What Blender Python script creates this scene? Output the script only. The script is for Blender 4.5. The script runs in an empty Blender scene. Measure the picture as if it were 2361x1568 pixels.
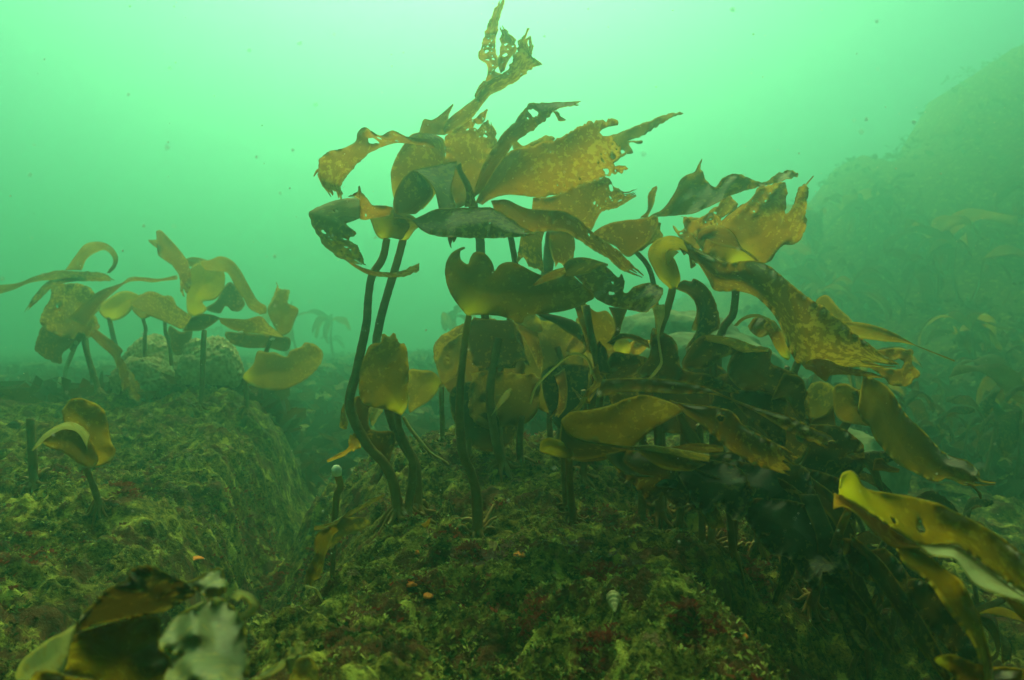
import bpy, math, random
import numpy as np
from mathutils import Vector
from mathutils.geometry import delaunay_2d_cdt

random.seed(7)
rng = np.random.default_rng(7)
scene = bpy.context.scene
C = scene.collection
R_ = math.radians

# ------------------------------------------------------------------ camera, sky, sun, exposure
PXW, PXH, FPX = 2361.0, 1568.0, 1686.0
cam_d = bpy.data.cameras.new('camera')
cam = bpy.data.objects.new('camera', cam_d)
C.objects.link(cam)
cam.location = (0, 0, 0)
cam.rotation_euler = (R_(90), 0, 0)
cam_d.sensor_width = 36
cam_d.lens = 36 * FPX / PXW
cam_d.clip_start = 0.02
cam_d.clip_end = 200
cam_d.dof.use_dof = True
cam_d.dof.focus_distance = 1.65
cam_d.dof.aperture_fstop = 4.5
scene.camera = cam

SUN_EL, SUN_AZ = 52.0, -6.0        # degrees; azimuth measured from +Y towards +X
world = bpy.data.worlds.new("World")
scene.world = world
world.use_nodes = True
wn = world.node_tree
wbg = wn.nodes['Background']
sky = wn.nodes.new('ShaderNodeTexSky')
sky.sky_type = 'NISHITA'
sky.sun_disc = False
sky.sun_elevation = R_(SUN_EL)
sky.sun_rotation = R_(SUN_AZ)
tint = wn.nodes.new('ShaderNodeMix')          # daylight after the metres of green water overhead
tint.data_type = 'RGBA'
tint.blend_type = 'MULTIPLY'
tint.inputs[0].default_value = 1.0
tint.inputs[7].default_value = (0.75, 1.0, 0.75, 1)
wn.links.new(sky.outputs[0], tint.inputs[6])
wn.links.new(tint.outputs[2], wbg.inputs[0])
wbg.inputs[1].default_value = 0.07

sun_d = bpy.data.lights.new('sun', 'SUN')
sun_d.energy = 5.0
sun_d.angle = R_(50)
sun_d.color = (1.0, 1.0, 0.40)
sun = bpy.data.objects.new('sun', sun_d)
C.objects.link(sun)
el, az = R_(SUN_EL), R_(SUN_AZ)
sdir = Vector((math.sin(az) * math.cos(el), math.cos(az) * math.cos(el), math.sin(el)))
sun.rotation_euler = (-sdir).to_track_quat('-Z', 'Y').to_euler()

scene.view_settings.view_transform = 'Standard'
scene.view_settings.look = 'None'
scene.view_settings.exposure = 0.98
scene.view_settings.gamma = 1.0
cy = scene.cycles
cy.max_bounces = 12
cy.diffuse_bounces = 4
cy.glossy_bounces = 2
cy.transmission_bounces = 6
cy.volume_bounces = 6
cy.transparent_max_bounces = 6
cy.use_denoising = True
cy.sample_clamp_indirect = 8

# the green water itself: one even volume round everything
HAZE_TOP, HAZE_DENS = 5.6, 0.148
HAZE_COL = (0.220, 0.60, 0.515)
def build_haze():
    me = bpy.data.meshes.new('haze')
    X, Y, Z0, Z1 = 34, 34, -3.0, HAZE_TOP
    v = [(-X, -Y, Z0), (X, -Y, Z0), (X, Y, Z0), (-X, Y, Z0), (-X, -Y, Z1), (X, -Y, Z1), (X, Y, Z1), (-X, Y, Z1)]
    f = [(3, 2, 1, 0), (4, 5, 6, 7), (0, 1, 5, 4), (1, 2, 6, 5), (2, 3, 7, 6), (3, 0, 4, 7)]
    me.from_pydata(v, [], f)
    m = bpy.data.materials.new('green_water')
    m.use_nodes = True
    nt = m.node_tree
    nt.nodes.clear()
    out = nt.nodes.new('ShaderNodeOutputMaterial')
    pv = nt.nodes.new('ShaderNodeVolumePrincipled')
    pv.inputs['Color'].default_value = (*HAZE_COL, 1)
    pv.inputs['Density'].default_value = HAZE_DENS
    pv.inputs['Anisotropy'].default_value = 0.80
    pv.inputs['Absorption Color'].default_value = (0, 0, 0, 1)
    nt.links.new(pv.outputs[0], out.inputs['Volume'])
    me.materials.append(m)
    o = bpy.data.objects.new('haze', me)
    C.objects.link(o)
    o['kind'] = 'stuff'
    o['label'] = 'clouded green sea water filling the whole scene'
build_haze()

# ------------------------------------------------------------------ small helpers
def at(u, v, Y):
    """a point Y metres in front of the camera that the photograph shows at u, v (2361 px wide)"""
    return ((u - PXW / 2) / FPX * Y, Y, (PXH / 2 - v) / FPX * Y)

def hsh(ix, iy, s):
    h = (ix.astype(np.int64) * 374761393 + iy.astype(np.int64) * 668265263 + s * 1442695041) & 0x7fffffff
    h = ((h ^ (h >> 13)) * 1274126177) & 0x7fffffff
    h = (h ^ (h >> 16)) & 0xffffff
    return h / float(0xffffff)

def vnoise(x, y, s=0):
    x = np.asarray(x, float); y = np.asarray(y, float)
    ix = np.floor(x); iy = np.floor(y)
    fx = x - ix; fy = y - iy
    fx = fx * fx * (3 - 2 * fx); fy = fy * fy * (3 - 2 * fy)
    a = hsh(ix, iy, s); b = hsh(ix + 1, iy, s); c = hsh(ix, iy + 1, s); d = hsh(ix + 1, iy + 1, s)
    return (a * (1 - fx) + b * fx) * (1 - fy) + (c * (1 - fx) + d * fx) * fy - 0.5

def fbm(x, y, s=0, o=4):
    t = 0; a = 1.0; f = 1.0
    for k in range(o):
        t = t + a * vnoise(x * f + 17.3 * k, y * f - 9.1 * k, s + k)
        a *= 0.5; f *= 2.03
    return t

def sg(t):
    return 1.0 / (1.0 + np.exp(-np.clip(t, -40, 40)))

# ------------------------------------------------------------------ terrain
def ground_smooth(x, y):
    x = np.asarray(x, float); y = np.asarray(y, float)
    wx = x + 0.10 * fbm(x * 1.7, y * 1.7, 3, 2) + 0.05 * fbm(x * 8, y * 8, 71, 2)
    wy = y + 0.10 * fbm(x * 1.7 + 9, y * 1.7, 5, 2) + 0.05 * fbm(x * 8 + 4, y * 8, 77, 2)
    # far floor, rising gently away; a shelf on the right of the mound, then the slope
    base = -0.95 + 0.62 * sg((wy - 4.2) / 0.8) * sg((2.2 - wx) / 1.0) + 0.85 * sg((wy - 3.4) / 0.5) * sg((1.4 - wx) / 0.5) * sg((wx - 0.1) / 0.3) * sg((6 - wy) / 0.8)
    shelf = sg((wx - 0.35) / 0.08) * sg((1.5 - wx) / 0.25) * sg((wy - 1.45) / 0.10) * sg((3.0 - wy) / 0.3)
    base = base + shelf * (0.52 - 0.30 * np.clip(wx - 0.5, 0, 1))
    base = base - 0.35 * sg((wx - 0.70) / 0.12) * sg((1.7 - wy) / 0.15) * sg((wy - 0.6) / 0.1)
    d2 = ((wx - 9.6) / 6.0) ** 2 + ((wy - 11.6) / 4.8) ** 2
    base = base + (4.7 + 3.0 * fbm(wx * 0.38, wy * 0.38, 41, 5)) * np.exp(-d2)
    # mound in the middle
    xl = -0.47 - 0.06 * np.clip(wy - 1.2, -1, 1.5) + 0.05 * np.sin(wy * 5)
    xr = 0.53 - 0.13 * np.clip(wy - 0.95, -0.3, 0.9) + 0.03 * np.sin(wy * 9)
    mc = sg((wx - xl) / 0.055) * sg((xr - wx) / 0.05) * sg((2.75 - wy) / 0.16)
    tc = -0.455 + 0.17 * np.clip(wy - 1.5, 0, 1.2) + 0.065 * np.exp(-((wx - 0.2) / 0.3) ** 2 - ((wy - 1.3) / 0.35) ** 2) - 0.10 * np.clip(1.0 - wy, 0, 1)
    # mound on the left
    xe = -0.70 - 0.10 * np.clip(wy - 1.5, -1, 3) - 0.22 * np.clip(wy - 2.6, 0, 1.5)
    ml = sg((xe - wx) / 0.05) * sg((4.1 - wy) / 0.25)
    tl = -0.47 + 0.105 * np.clip(wy - 1.35, -0.2, 2.2) - 0.05 * np.clip(-wx - 2.2, 0, 3) + 0.01 * np.exp(-((wx + 1.55) / 0.45) ** 2 - ((wy - 3.4) / 0.4) ** 2)
    z = base + (tc - base) * mc
    z = z + (tl - z) * ml
    fill = sg((1.02 - wy) / 0.09) * sg((0.2 - wx) / 0.1)      # the cleft closes towards the camera
    z = z + np.maximum(0, -0.50 - z) * fill
    return z

def ground(x, y):
    x = np.asarray(x, float); y = np.asarray(y, float)
    z = ground_smooth(x, y)
    z = z + 0.095 * fbm(x * 4.5, y * 4.5, 11, 4)
    near = sg((4.5 - np.hypot(x, y)) / 0.5)
    r = 1 - 2 * np.abs(fbm(x * 17, y * 17, 21, 2))
    z = z + near * (0.030 * r + 0.024 * fbm(x * 48, y * 48, 31, 3))
    return z

def hit(u, v, y0=0.5, y1=14.0):
    """where the line of sight through u, v meets the seabed"""
    Y = np.linspace(y0, y1, 2600)
    x = (u - PXW / 2) / FPX * Y; z = (PXH / 2 - v) / FPX * Y
    below = np.nonzero(z < ground(x, Y))[0]
    k = below[0] if len(below) else len(Y) - 1
    return float(Y[k])

# ------------------------------------------------------------------ materials
def mat_new(name):
    m = bpy.data.materials.new(name)
    m.use_nodes = True
    nt = m.node_tree
    nt.nodes.clear()
    return m, nt, nt.nodes.new, nt.links.new

def mixrgb(N, L, fac, a, b, mode='MIX'):
    n = N('ShaderNodeMix'); n.data_type = 'RGBA'; n.blend_type = mode
    for sock, val in ((n.inputs[0], fac), (n.inputs[6], a), (n.inputs[7], b)):
        if isinstance(val, (int, float)): sock.default_value = val
        elif isinstance(val, tuple): sock.default_value = (*val, 1) if len(val) == 3 else val
        else: L(val, sock)
    return n.outputs[2]

def ramp(N, L, src, p0, p1, c0=0.0, c1=1.0):
    n = N('ShaderNodeMapRange'); n.interpolation_type = 'SMOOTHSTEP'
    n.inputs[1].default_value = p0; n.inputs[2].default_value = p1
    n.inputs[3].default_value = c0; n.inputs[4].default_value = c1
    L(src, n.inputs[0])
    return n.outputs[0]

def noise(N, L, scale, detail=3, co=None, rough=0.55):
    n = N('ShaderNodeTexNoise'); n.inputs['Scale'].default_value = scale
    n.inputs['Detail'].default_value = detail; n.inputs['Roughness'].default_value = rough
    if co is not None: L(co, n.inputs['Vector'])
    return n.outputs['Fac']

def math2(N, L, op, a, b):
    n = N('ShaderNodeMath'); n.operation = op
    for s, v in zip(n.inputs, (a, b)):
        if isinstance(v, (int, float)): s.default_value = v
        else: L(v, s)
    return n.outputs[0]

def kelp_mat(name, refl, trans, silt_sheen=0.25, crust=0.3, tw=0.6):
    m, nt, N, L = mat_new(name)
    out = N('ShaderNodeOutputMaterial')
    tc = N('ShaderNodeTexCoord').outputs['Object']
    at_ = N('ShaderNodeAttribute'); at_.attribute_name = 'wear'
    sp = N('ShaderNodeSeparateColor'); L(at_.outputs['Color'], sp.inputs[0])
    young, edge, tip = sp.outputs[0], sp.outputs[1], sp.outputs[2]
    n1 = noise(N, L, 9, 4, tc); n2 = noise(N, L, 85, 4, tc, 0.6); n3 = noise(N, L, 120, 2, tc)
    blotch = ramp(N, L, n1, 0.36, 0.66)
    col = mixrgb(N, L, blotch, tuple(c * 0.85 for c in refl), tuple(c * 1.15 for c in refl))
    tcol = mixrgb(N, L, blotch, tuple(c * 0.78 for c in trans), tuple(min(1, c * 1.12) for c in trans))
    # fine dark freckles and streaks of older tissue
    fr = ramp(N, L, noise(N, L, 70, 5, tc, 0.75), 0.52, 0.66, 0.0, 0.55)
    col = mixrgb(N, L, fr, col, tuple(c * 0.45 for c in refl)); tcol = mixrgb(N, L, fr, tcol, tuple(c * 0.5 for c in trans))
    # young tissue at the foot of the blade is thin and yellow
    col = mixrgb(N, L, young, col, (0.22, 0.20, 0.012))
    tcol = mixrgb(N, L, young, tcol, (0.50, 0.42, 0.006))
    # pale crust of bryozoans, mostly towards the worn tip and the rim
    th = math2(N, L, 'MULTIPLY', tip, 0.16)
    cr = ramp(N, L, math2(N, L, 'ADD', math2(N, L, 'ADD', math2(N, L, 'MULTIPLY', n2, 0.85), math2(N, L, 'MULTIPLY', n1, 0.15)), th), 0.655 - 0.075 * crust, 0.73 - 0.06 * crust)
    cr = math2(N, L, 'MULTIPLY', cr, min(0.75, crust * 1.3))
    cr = math2(N, L, 'MAXIMUM', cr, math2(N, L, 'MULTIPLY', edge, 0.38))
    col = mixrgb(N, L, cr, col, (0.26, 0.22, 0.035))
    tcol = mixrgb(N, L, cr, tcol, (0.46, 0.34, 0.03))
    # silt film plus sky sheen, put into the colour of upward faces
    geo = N('ShaderNodeNewGeometry')
    sx = N('ShaderNodeSeparateXYZ'); L(geo.outputs['Normal'], sx.inputs[0])
    up = ramp(N, L, sx.outputs[2], 0.15, 0.85)
    sl = math2(N, L, 'MULTIPLY', math2(N, L, 'MULTIPLY', up, ramp(N, L, n3, 0.25, 0.75, 0.5, 1.0)), silt_sheen)
    col = mixrgb(N, L, sl, col, (0.30, 0.33, 0.15))
    dif = N('ShaderNodeBsdfDiffuse'); L(col, dif.inputs[0])
    trn = N('ShaderNodeBsdfTranslucent'); L(tcol, trn.inputs[0])
    gl = N('ShaderNodeBsdfGlossy'); gl.inputs['Roughness'].default_value = 0.55
    gl.inputs[0].default_value = (0.8, 0.8, 0.8, 1)
    bp = N('ShaderNodeBump'); bp.inputs['Strength'].default_value = 0.5; bp.inputs['Distance'].default_value = 0.006
    L(math2(N, L, 'ADD', math2(N, L, 'MULTIPLY', n2, 0.25), noise(N, L, 24, 3, tc)), bp.inputs['Height'])
    for s in (dif, gl): L(bp.outputs[0], s.inputs['Normal'])
    mx = N('ShaderNodeMixShader'); mx.inputs[0].default_value = tw
    L(dif.outputs[0], mx.inputs[1]); L(trn.outputs[0], mx.inputs[2])
    lw = N('ShaderNodeLayerWeight'); lw.inputs[0].default_value = 0.25
    mg = N('ShaderNodeMixShader'); L(math2(N, L, 'MULTIPLY', ramp(N, L, lw.outputs['Fresnel'], 0.0, 1.0, 0.02, 0.22), 0.18), mg.inputs[0])
    L(mx.outputs[0], mg.inputs[1]); L(gl.outputs[0], mg.inputs[2])
    L(mg.outputs[0], out.inputs[0])
    return m

M = {
    'gold': kelp_mat('kelp_gold', (0.055, 0.028, 0.002), (0.30, 0.140, 0.002), 0.12, 0.45, 0.72),
    'brown': kelp_mat('kelp_brown', (0.044, 0.023, 0.002), (0.21, 0.100, 0.002), 0.16, 0.40, 0.62),
    'mottled': kelp_mat('kelp_mottled', (0.065, 0.042, 0.007), (0.23, 0.130, 0.005), 0.5, 0.9, 0.56),
    'olive': kelp_mat('kelp_olive', (0.042, 0.027, 0.002), (0.215, 0.132, 0.002), 0.14, 0.25, 0.66),
    'silted': kelp_mat('kelp_silted', (0.130, 0.125, 0.050), (0.20, 0.150, 0.02), 0.6, 0.7, 0.42),
    'deep': kelp_mat('kelp_deep_brown_shade', (0.018, 0.012, 0.002), (0.070, 0.036, 0.002), 0.12, 0.25, 0.45),  # dark brown of old blades, with thicket and chasm shade put into the colour
    'pale': kelp_mat('kelp_bleached', (0.30, 0.31, 0.13), (0.36, 0.36, 0.12), 0.3, 0.4, 0.42),
    'greygreen': kelp_mat('kelp_grey_green', (0.10, 0.12, 0.045), (0.15, 0.17, 0.04), 0.4, 0.6, 0.42),
    'yellow': kelp_mat('kelp_yellow', (0.10, 0.075, 0.005), (0.32, 0.235, 0.003), 0.10, 0.15, 0.66),
}

def stipe_mat():
    m, nt, N, L = mat_new('kelp_stipe')
    out = N('ShaderNodeOutputMaterial'); p = N('ShaderNodeBsdfPrincipled')
    tc = N('ShaderNodeTexCoord').outputs['Object']
    a = N('ShaderNodeAttribute'); a.attribute_name = 'wear'
    sp = N('ShaderNodeSeparateColor'); L(a.outputs['Color'], sp.inputs[0])
    n1 = noise(N, L, 30, 4, tc); n2 = noise(N, L, 150, 3, tc)
    col = mixrgb(N, L, ramp(N, L, n1, 0.3, 0.7), (0.10, 0.062, 0.009), (0.19, 0.125, 0.02))
    col = mixrgb(N, L, sp.outputs[0], col, (0.42, 0.24, 0.02))
    col = mixrgb(N, L, ramp(N, L, n2, 0.60, 0.72, 0, 0.6), col, (0.22, 0.20, 0.10))
    L(col, p.inputs['Base Color']); p.inputs['Roughness'].default_value = 0.6
    p.inputs['Specular IOR Level'].default_value = 0.25
    bp = N('ShaderNodeBump'); bp.inputs['Strength'].default_value = 0.5; bp.inputs['Distance'].default_value = 0.003
    L(math2(N, L, 'ADD', n1, n2), bp.inputs['Height']); L(bp.outputs[0], p.inputs['Normal'])
    L(p.outputs[0], out.inputs[0])
    return m
M['stipe'] = stipe_mat()

def plain_mat(name, c0, c1, scale=40, rough=0.8, bump=0.5, dist=0.003):
    m, nt, N, L = mat_new(name)
    out = N('ShaderNodeOutputMaterial'); p = N('ShaderNodeBsdfPrincipled')
    tc = N('ShaderNodeTexCoord').outputs['Object']
    n1 = noise(N, L, scale, 5, tc)
    L(mixrgb(N, L, ramp(N, L, n1, 0.32, 0.68), c0, c1), p.inputs['Base Color'])
    p.inputs['Roughness'].default_value = rough; p.inputs['Specular IOR Level'].default_value = 0.2
    bp = N('ShaderNodeBump'); bp.inputs['Strength'].default_value = bump; bp.inputs['Distance'].default_value = dist
    L(noise(N, L, scale * 3, 4, tc), bp.inputs['Height']); L(bp.outputs[0], p.inputs['Normal'])
    L(p.outputs[0], out.inputs[0])
    return m

def seabed_mat():
    m, nt, N, L = mat_new('encrusted_rock')
    out = N('ShaderNodeOutputMaterial'); p = N('ShaderNodeBsdfPrincipled')
    tc = N('ShaderNodeTexCoord').outputs['Object']
    wv = N('ShaderNodeTexNoise'); wv.inputs['Scale'].default_value = 6; wv.inputs['Detail'].default_value = 3; L(tc, wv.inputs['Vector'])
    va = N('ShaderNodeVectorMath'); va.operation = 'MULTIPLY_ADD'
    L(wv.outputs['Color'], va.inputs[0]); va.inputs[1].default_value = (0.12, 0.12, 0.12); L(tc, va.inputs[2])
    co = va.outputs[0]
    big = noise(N, L, 5, 4, co); mid = noise(N, L, 16, 5, co, 0.65); fine = noise(N, L, 70, 5, tc, 0.7); tiny = noise(N, L, 240, 3, tc, 0.7)
    col = mixrgb(N, L, ramp(N, L, fine, 0.36, 0.62), (0.020, 0.026, 0.005), (0.20, 0.19, 0.030))
    col = mixrgb(N, L, ramp(N, L, mid, 0.52, 0.64), col, (0.42, 0.43, 0.07))
    col = mixrgb(N, L, ramp(N, L, tiny, 0.55, 0.75, 0, 0.6), col, (0.42, 0.42, 0.11))
    red = ramp(N, L, noise(N, L, 9.3, 5, co, 0.7), 0.50, 0.57)
    red = math2(N, L, 'MULTIPLY', red, ramp(N, L, fine, 0.30, 0.50))
    col = mixrgb(N, L, math2(N, L, 'MULTIPLY', red, 0.85), col, (0.100, 0.026, 0.016))
    pink = ramp(N, L, noise(N, L, 21, 4, tc, 0.6), 0.63, 0.70)
    col = mixrgb(N, L, math2(N, L, 'MULTIPLY', pink, 0.7), col, (0.34, 0.19, 0.11))
    dk = ramp(N, L, noise(N, L, 26, 5, co, 0.6), 0.36, 0.46, 1, 0)
    col = mixrgb(N, L, math2(N, L, 'MULTIPLY', dk, 0.8), col, (0.018, 0.024, 0.008))  # dark patches in the colour, standing in for weak shade of hollows
    L(col, p.inputs['Base Color'])
    p.inputs['Roughness'].default_value = 0.9; p.inputs['Specular IOR Level'].default_value = 0.1
    bp = N('ShaderNodeBump'); bp.inputs['Strength'].default_value = 1.0; bp.inputs['Distance'].default_value = 0.012
    h = math2(N, L, 'ADD', fine, math2(N, L, 'MULTIPLY', tiny, 0.5)); L(h, bp.inputs['Height'])
    L(bp.outputs[0], p.inputs['Normal'])
    L(p.outputs[0], out.inputs[0])
    return m
M['seabed'] = seabed_mat()

# ------------------------------------------------------------------ mesh helpers
def mesh_obj(name, verts, faces, mat, parent=None, attr=None, smooth=True):
    me = bpy.data.meshes.new(name)
    if parent is not None:
        px, py, pz = parent.location
        verts = [(a - px, b - py, c - pz) for a, b, c in verts]
    me.from_pydata(verts, [], faces)
    me.materials.append(mat)
    if smooth: me.polygons.foreach_set('use_smooth', [True] * len(me.polygons))
    if attr is not None:
        ca = me.color_attributes.new('wear', 'FLOAT_COLOR', 'POINT')
        ca.data.foreach_set('color', np.asarray(attr, np.float32).ravel())
    me.update()
    o = bpy.data.objects.new(name, me)
    C.objects.link(o)
    if parent is not None: o.parent = parent
    return o

def tag(o, label, cat, group=None):
    o['label'] = label; o['category'] = cat
    if group: o['group'] = group
    return o

def catmull(P, n, closed=False):
    """n points, evenly spaced along a Catmull-Rom curve through P"""
    P = np.asarray(P, float)
    if closed: Q = np.vstack([P[-1], P, P[0], P[1]])
    else: Q = np.vstack([2 * P[0] - P[1], P, 2 * P[-1] - P[-2]])
    pts = []
    for i in range(1, len(Q) - 2):
        t = np.linspace(0, 1, 14, endpoint=False)[:, None]
        p0, p1, p2, p3 = Q[i - 1], Q[i], Q[i + 1], Q[i + 2]
        pts.append(0.5 * (2 * p1 + (p2 - p0) * t + (2 * p0 - 5 * p1 + 4 * p2 - p3) * t ** 2 + (3 * p1 - p0 - 3 * p2 + p3) * t ** 3))
    pts = np.vstack(pts + [Q[-2][None]])
    d = np.r_[0, np.cumsum(np.linalg.norm(np.diff(pts[:, :2], axis=0), axis=1))]
    s = np.linspace(0, d[-1], n, endpoint=not closed)
    return np.stack([np.interp(s, d, pts[:, k]) for k in range(pts.shape[1])], 1), d[-1]

REG = {'O': (0, 0, 1.0), 'R1': (0, 518.8, 1 / 3), 'R2': (691.7, 0, 1 / 3), 'R3': (691.7, 345.9, 1 / 3), 'R4': (1363.2, 288.2, 1 / 3),
       'R5': (1574.2, 691.7, 1 / 3), 'R6': (691.7, 749.3, 1 / 3), 'R7': (0, 1049, 1 / 3), 'R8': (1210.5, 749.3, 1 / 3),
       'B1': (634, 1049, 1 / 3), 'B2': (1268, 1049, 1 / 3), 'B3': (1574, 1049, 1 / 3)}
def px(s, reg='O'):
    x0, y0, k = REG[reg]
    return np.array([[x0 + float(a) * k, y0 + float(b) * k] for a, b in (q.split(',')[:2] for q in s.split())])

def inside(P, poly):
    x, y = P[:, 0], P[:, 1]
    r = np.zeros(len(P), bool)
    a = poly; b = np.roll(poly, -1, 0)
    for (x1, y1), (x2, y2) in zip(a, b):
        if y1 == y2: continue
        c = ((y1 > y) != (y2 > y)) & (x < (x2 - x1) * (y - y1) / (y2 - y1) + x1)
        r ^= c
    return r

def fill(outline, holes, d):
    """triangles filling a closed outline, holes left out"""
    lo, hi = outline.min(0), outline.max(0)
    gx, gy = np.meshgrid(np.arange(lo[0], hi[0], d), np.arange(lo[1], hi[1], d * 0.87))
    gx = gx + (np.arange(gx.shape[0]) % 2)[:, None] * d * 0.5
    G = np.stack([gx.ravel(), gy.ravel()], 1) + rng.uniform(-0.12, 0.12, (gx.size, 2)) * d
    G = G[inside(G, outline)]
    rims = [outline] + holes
    allr = np.vstack(rims)
    if len(G):
        dm = np.min(np.hypot(G[:, None, 0] - allr[None, :, 0], G[:, None, 1] - allr[None, :, 1]), 1)
        G = G[dm > 0.45 * d]
        for h in holes:
            if len(G): G = G[~inside(G, h)]
    pts = [Vector(p) for p in np.vstack([allr, G])]
    edges, k = [], 0
    for r in rims:
        n = len(r); edges += [(k + i, k + (i + 1) % n) for i in range(n)]; k += n
    vo, _, fo, _, _, _ = delaunay_2d_cdt(pts, edges, [], 0, 1e-5)
    V = np.array([(v.x, v.y) for v in vo])
    F = np.array([f[:] for f in fo if len(f) == 3])
    c = V[F].mean(1)
    keep = inside(c, outline)
    for h in holes: keep &= ~inside(c, h)
    F = F[keep]
    used = np.unique(F)
    mp = -np.ones(len(V), int); mp[used] = np.arange(len(used))
    return V[used], mp[F], allr

def rag_line(P, amp, scale=9.0, seed=0, closed=True):
    """push points of a line in and out along its normal; amp is per point"""
    T = np.roll(P, -1, 0) - np.roll(P, 1, 0)
    T /= np.maximum(1e-6, np.linalg.norm(T, axis=1))[:, None]
    n = np.stack([T[:, 1], -T[:, 0]], 1)
    d = np.r_[0, np.cumsum(np.linalg.norm(np.diff(P, axis=0), axis=1))]
    k = 1.5 * fbm(d / scale, d * 0 + seed, seed, 3) + 0.9 * np.abs(vnoise(d / (scale * 0.45), d * 0 + seed, seed + 3)) * (vnoise(d / (scale * 6), d * 0 + seed, seed + 9) > 0)
    return P + n * (k * amp)[:, None]

def blob(c, r, seed):
    n = max(8, int(r * 3))
    a = np.linspace(0, 2 * np.pi, n, endpoint=False)
    e = random.uniform(0.6, 1.0); th = random.uniform(0, 3.14)
    rr = r * (1 + 0.9 * vnoise(np.cos(a) * 1.6 + seed, np.sin(a) * 1.6, seed))
    x, y = rr * np.cos(a), rr * e * np.sin(a)
    return np.stack([c[0] + x * math.cos(th) - y * math.sin(th), c[1] + x * math.sin(th) + y * math.cos(th)], 1)

YS = [1.0]      # depth scale of the group being built
SEED = [100]
def nxt():
    SEED[0] += 1
    return SEED[0]

def make_holes(outline, specs, poly_dist=2.0):
    hs = []
    for (x, y, spread, n, r) in specs:
        tries = 0; made = 0
        while made < n and tries < n * 14:
            tries += 1
            c = np.array([x + random.gauss(0, 1) * spread, y + random.gauss(0, 1) * spread])
            rr = r * min(2.2, 0.8 * math.exp(random.gauss(0, 0.5)))
            if not inside(c[None], outline)[0]: continue
            if np.min(np.hypot(*(outline - c).T)) < rr + poly_dist: continue
            if any(np.min(np.hypot(*(h - c).T)) < rr + poly_dist or np.hypot(*(h.mean(0) - c)) < rr * 2 for h in hs): continue
            hs.append(blob(c, rr, nxt())); made += 1
    return hs

def thick(o, t=0.0018):
    md = o.modifiers.new('thickness', 'SOLIDIFY')
    md.thickness = t; md.offset = 0; md.use_rim = True; md.use_rim_only = True
    return o

def wear(dist_base, Lmax, edge_d, young_r):
    n = len(dist_base)
    A = np.zeros((n, 4), np.float32)
    A[:, 0] = np.exp(-(dist_base / young_r) ** 2) if young_r > 0 else 0
    A[:, 1] = np.exp(-(edge_d / 2.2) ** 1.5)
    A[:, 2] = np.clip(dist_base / Lmax, 0, 1)
    A[:, 3] = 1
    return A

def sheet(K, reg, outline, Y, mat, base=None, gx=0.0, gy=0.0, bulge=0.02, wave=0.010, rag=3.2, holes=(), young=0, d=6.0, name='blade', wl=70.0, smooth=True):
    """a blade whose outline is traced; its depth runs from Y at the base with slopes gx, gy (m per 100 px), a belly and ripples"""
    sd = nxt(); Y = Y * YS[0]
    P = px(outline, reg)
    k = REG[reg][2]; x0, y0 = REG[reg][:2]
    B = px('%g,%g' % base, reg)[0] if base else P[0]
    per = np.sum(np.linalg.norm(np.diff(np.vstack([P, P[:1]]), axis=0), axis=1))
    Q, _ = catmull(P, int(per / (d * 0.55)), True)
    db = np.hypot(*(Q - B).T); Lm = db.max()
    Q = rag_line(Q, rag * np.clip(db / Lm - 0.25, 0.02, 1) * 1.3, 8.0, sd)
    H = make_holes(Q, [(x0 + h[0] * k, y0 + h[1] * k, h[2] * k, h[3], h[4] * k) for h in holes])
    V, F, rim = fill(Q, H, d)
    ed = np.min(np.hypot(V[:, None, 0] - rim[None, :, 0], V[:, None, 1] - rim[None, :, 1]), 1)
    c = P.mean(0); sz = max(20.0, 0.5 * np.ptp(P, axis=0).min())
    dY = gx * (V[:, 0] - B[0]) / 100 + gy * (V[:, 1] - B[1]) / 100
    dY = dY - 0.6 * bulge * (1 - np.exp(-(ed / (0.9 * sz)) ** 1.6))
    dv = np.hypot(*(V - B).T) / Lm
    dY = dY + wave * 2.4 * fbm(V[:, 0] / wl, V[:, 1] / wl, sd, 1) * np.clip(0.3 + dv, 0, 1)
    dY = dY + wave * 0.5 * np.exp(-ed / 16) * np.sin(V[:, 0] / 21.0 + V[:, 1] / 17.0 + sd) + (0.45 * wave if rag >= 2 else 0.15 * wave) * np.exp(-ed / 7) * np.sin(V[:, 0] / 6.0 + V[:, 1] / 7.5 + sd)
    Yv = Y + dY
    W = [at(u, v, y) for (u, v), y in zip(V, Yv)]
    dist = np.hypot(*(V - B).T)
    o = mesh_obj(name, W, F.tolist(), M[mat], K, wear(dist, Lm, ed, young))
    return thick(o)

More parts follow.
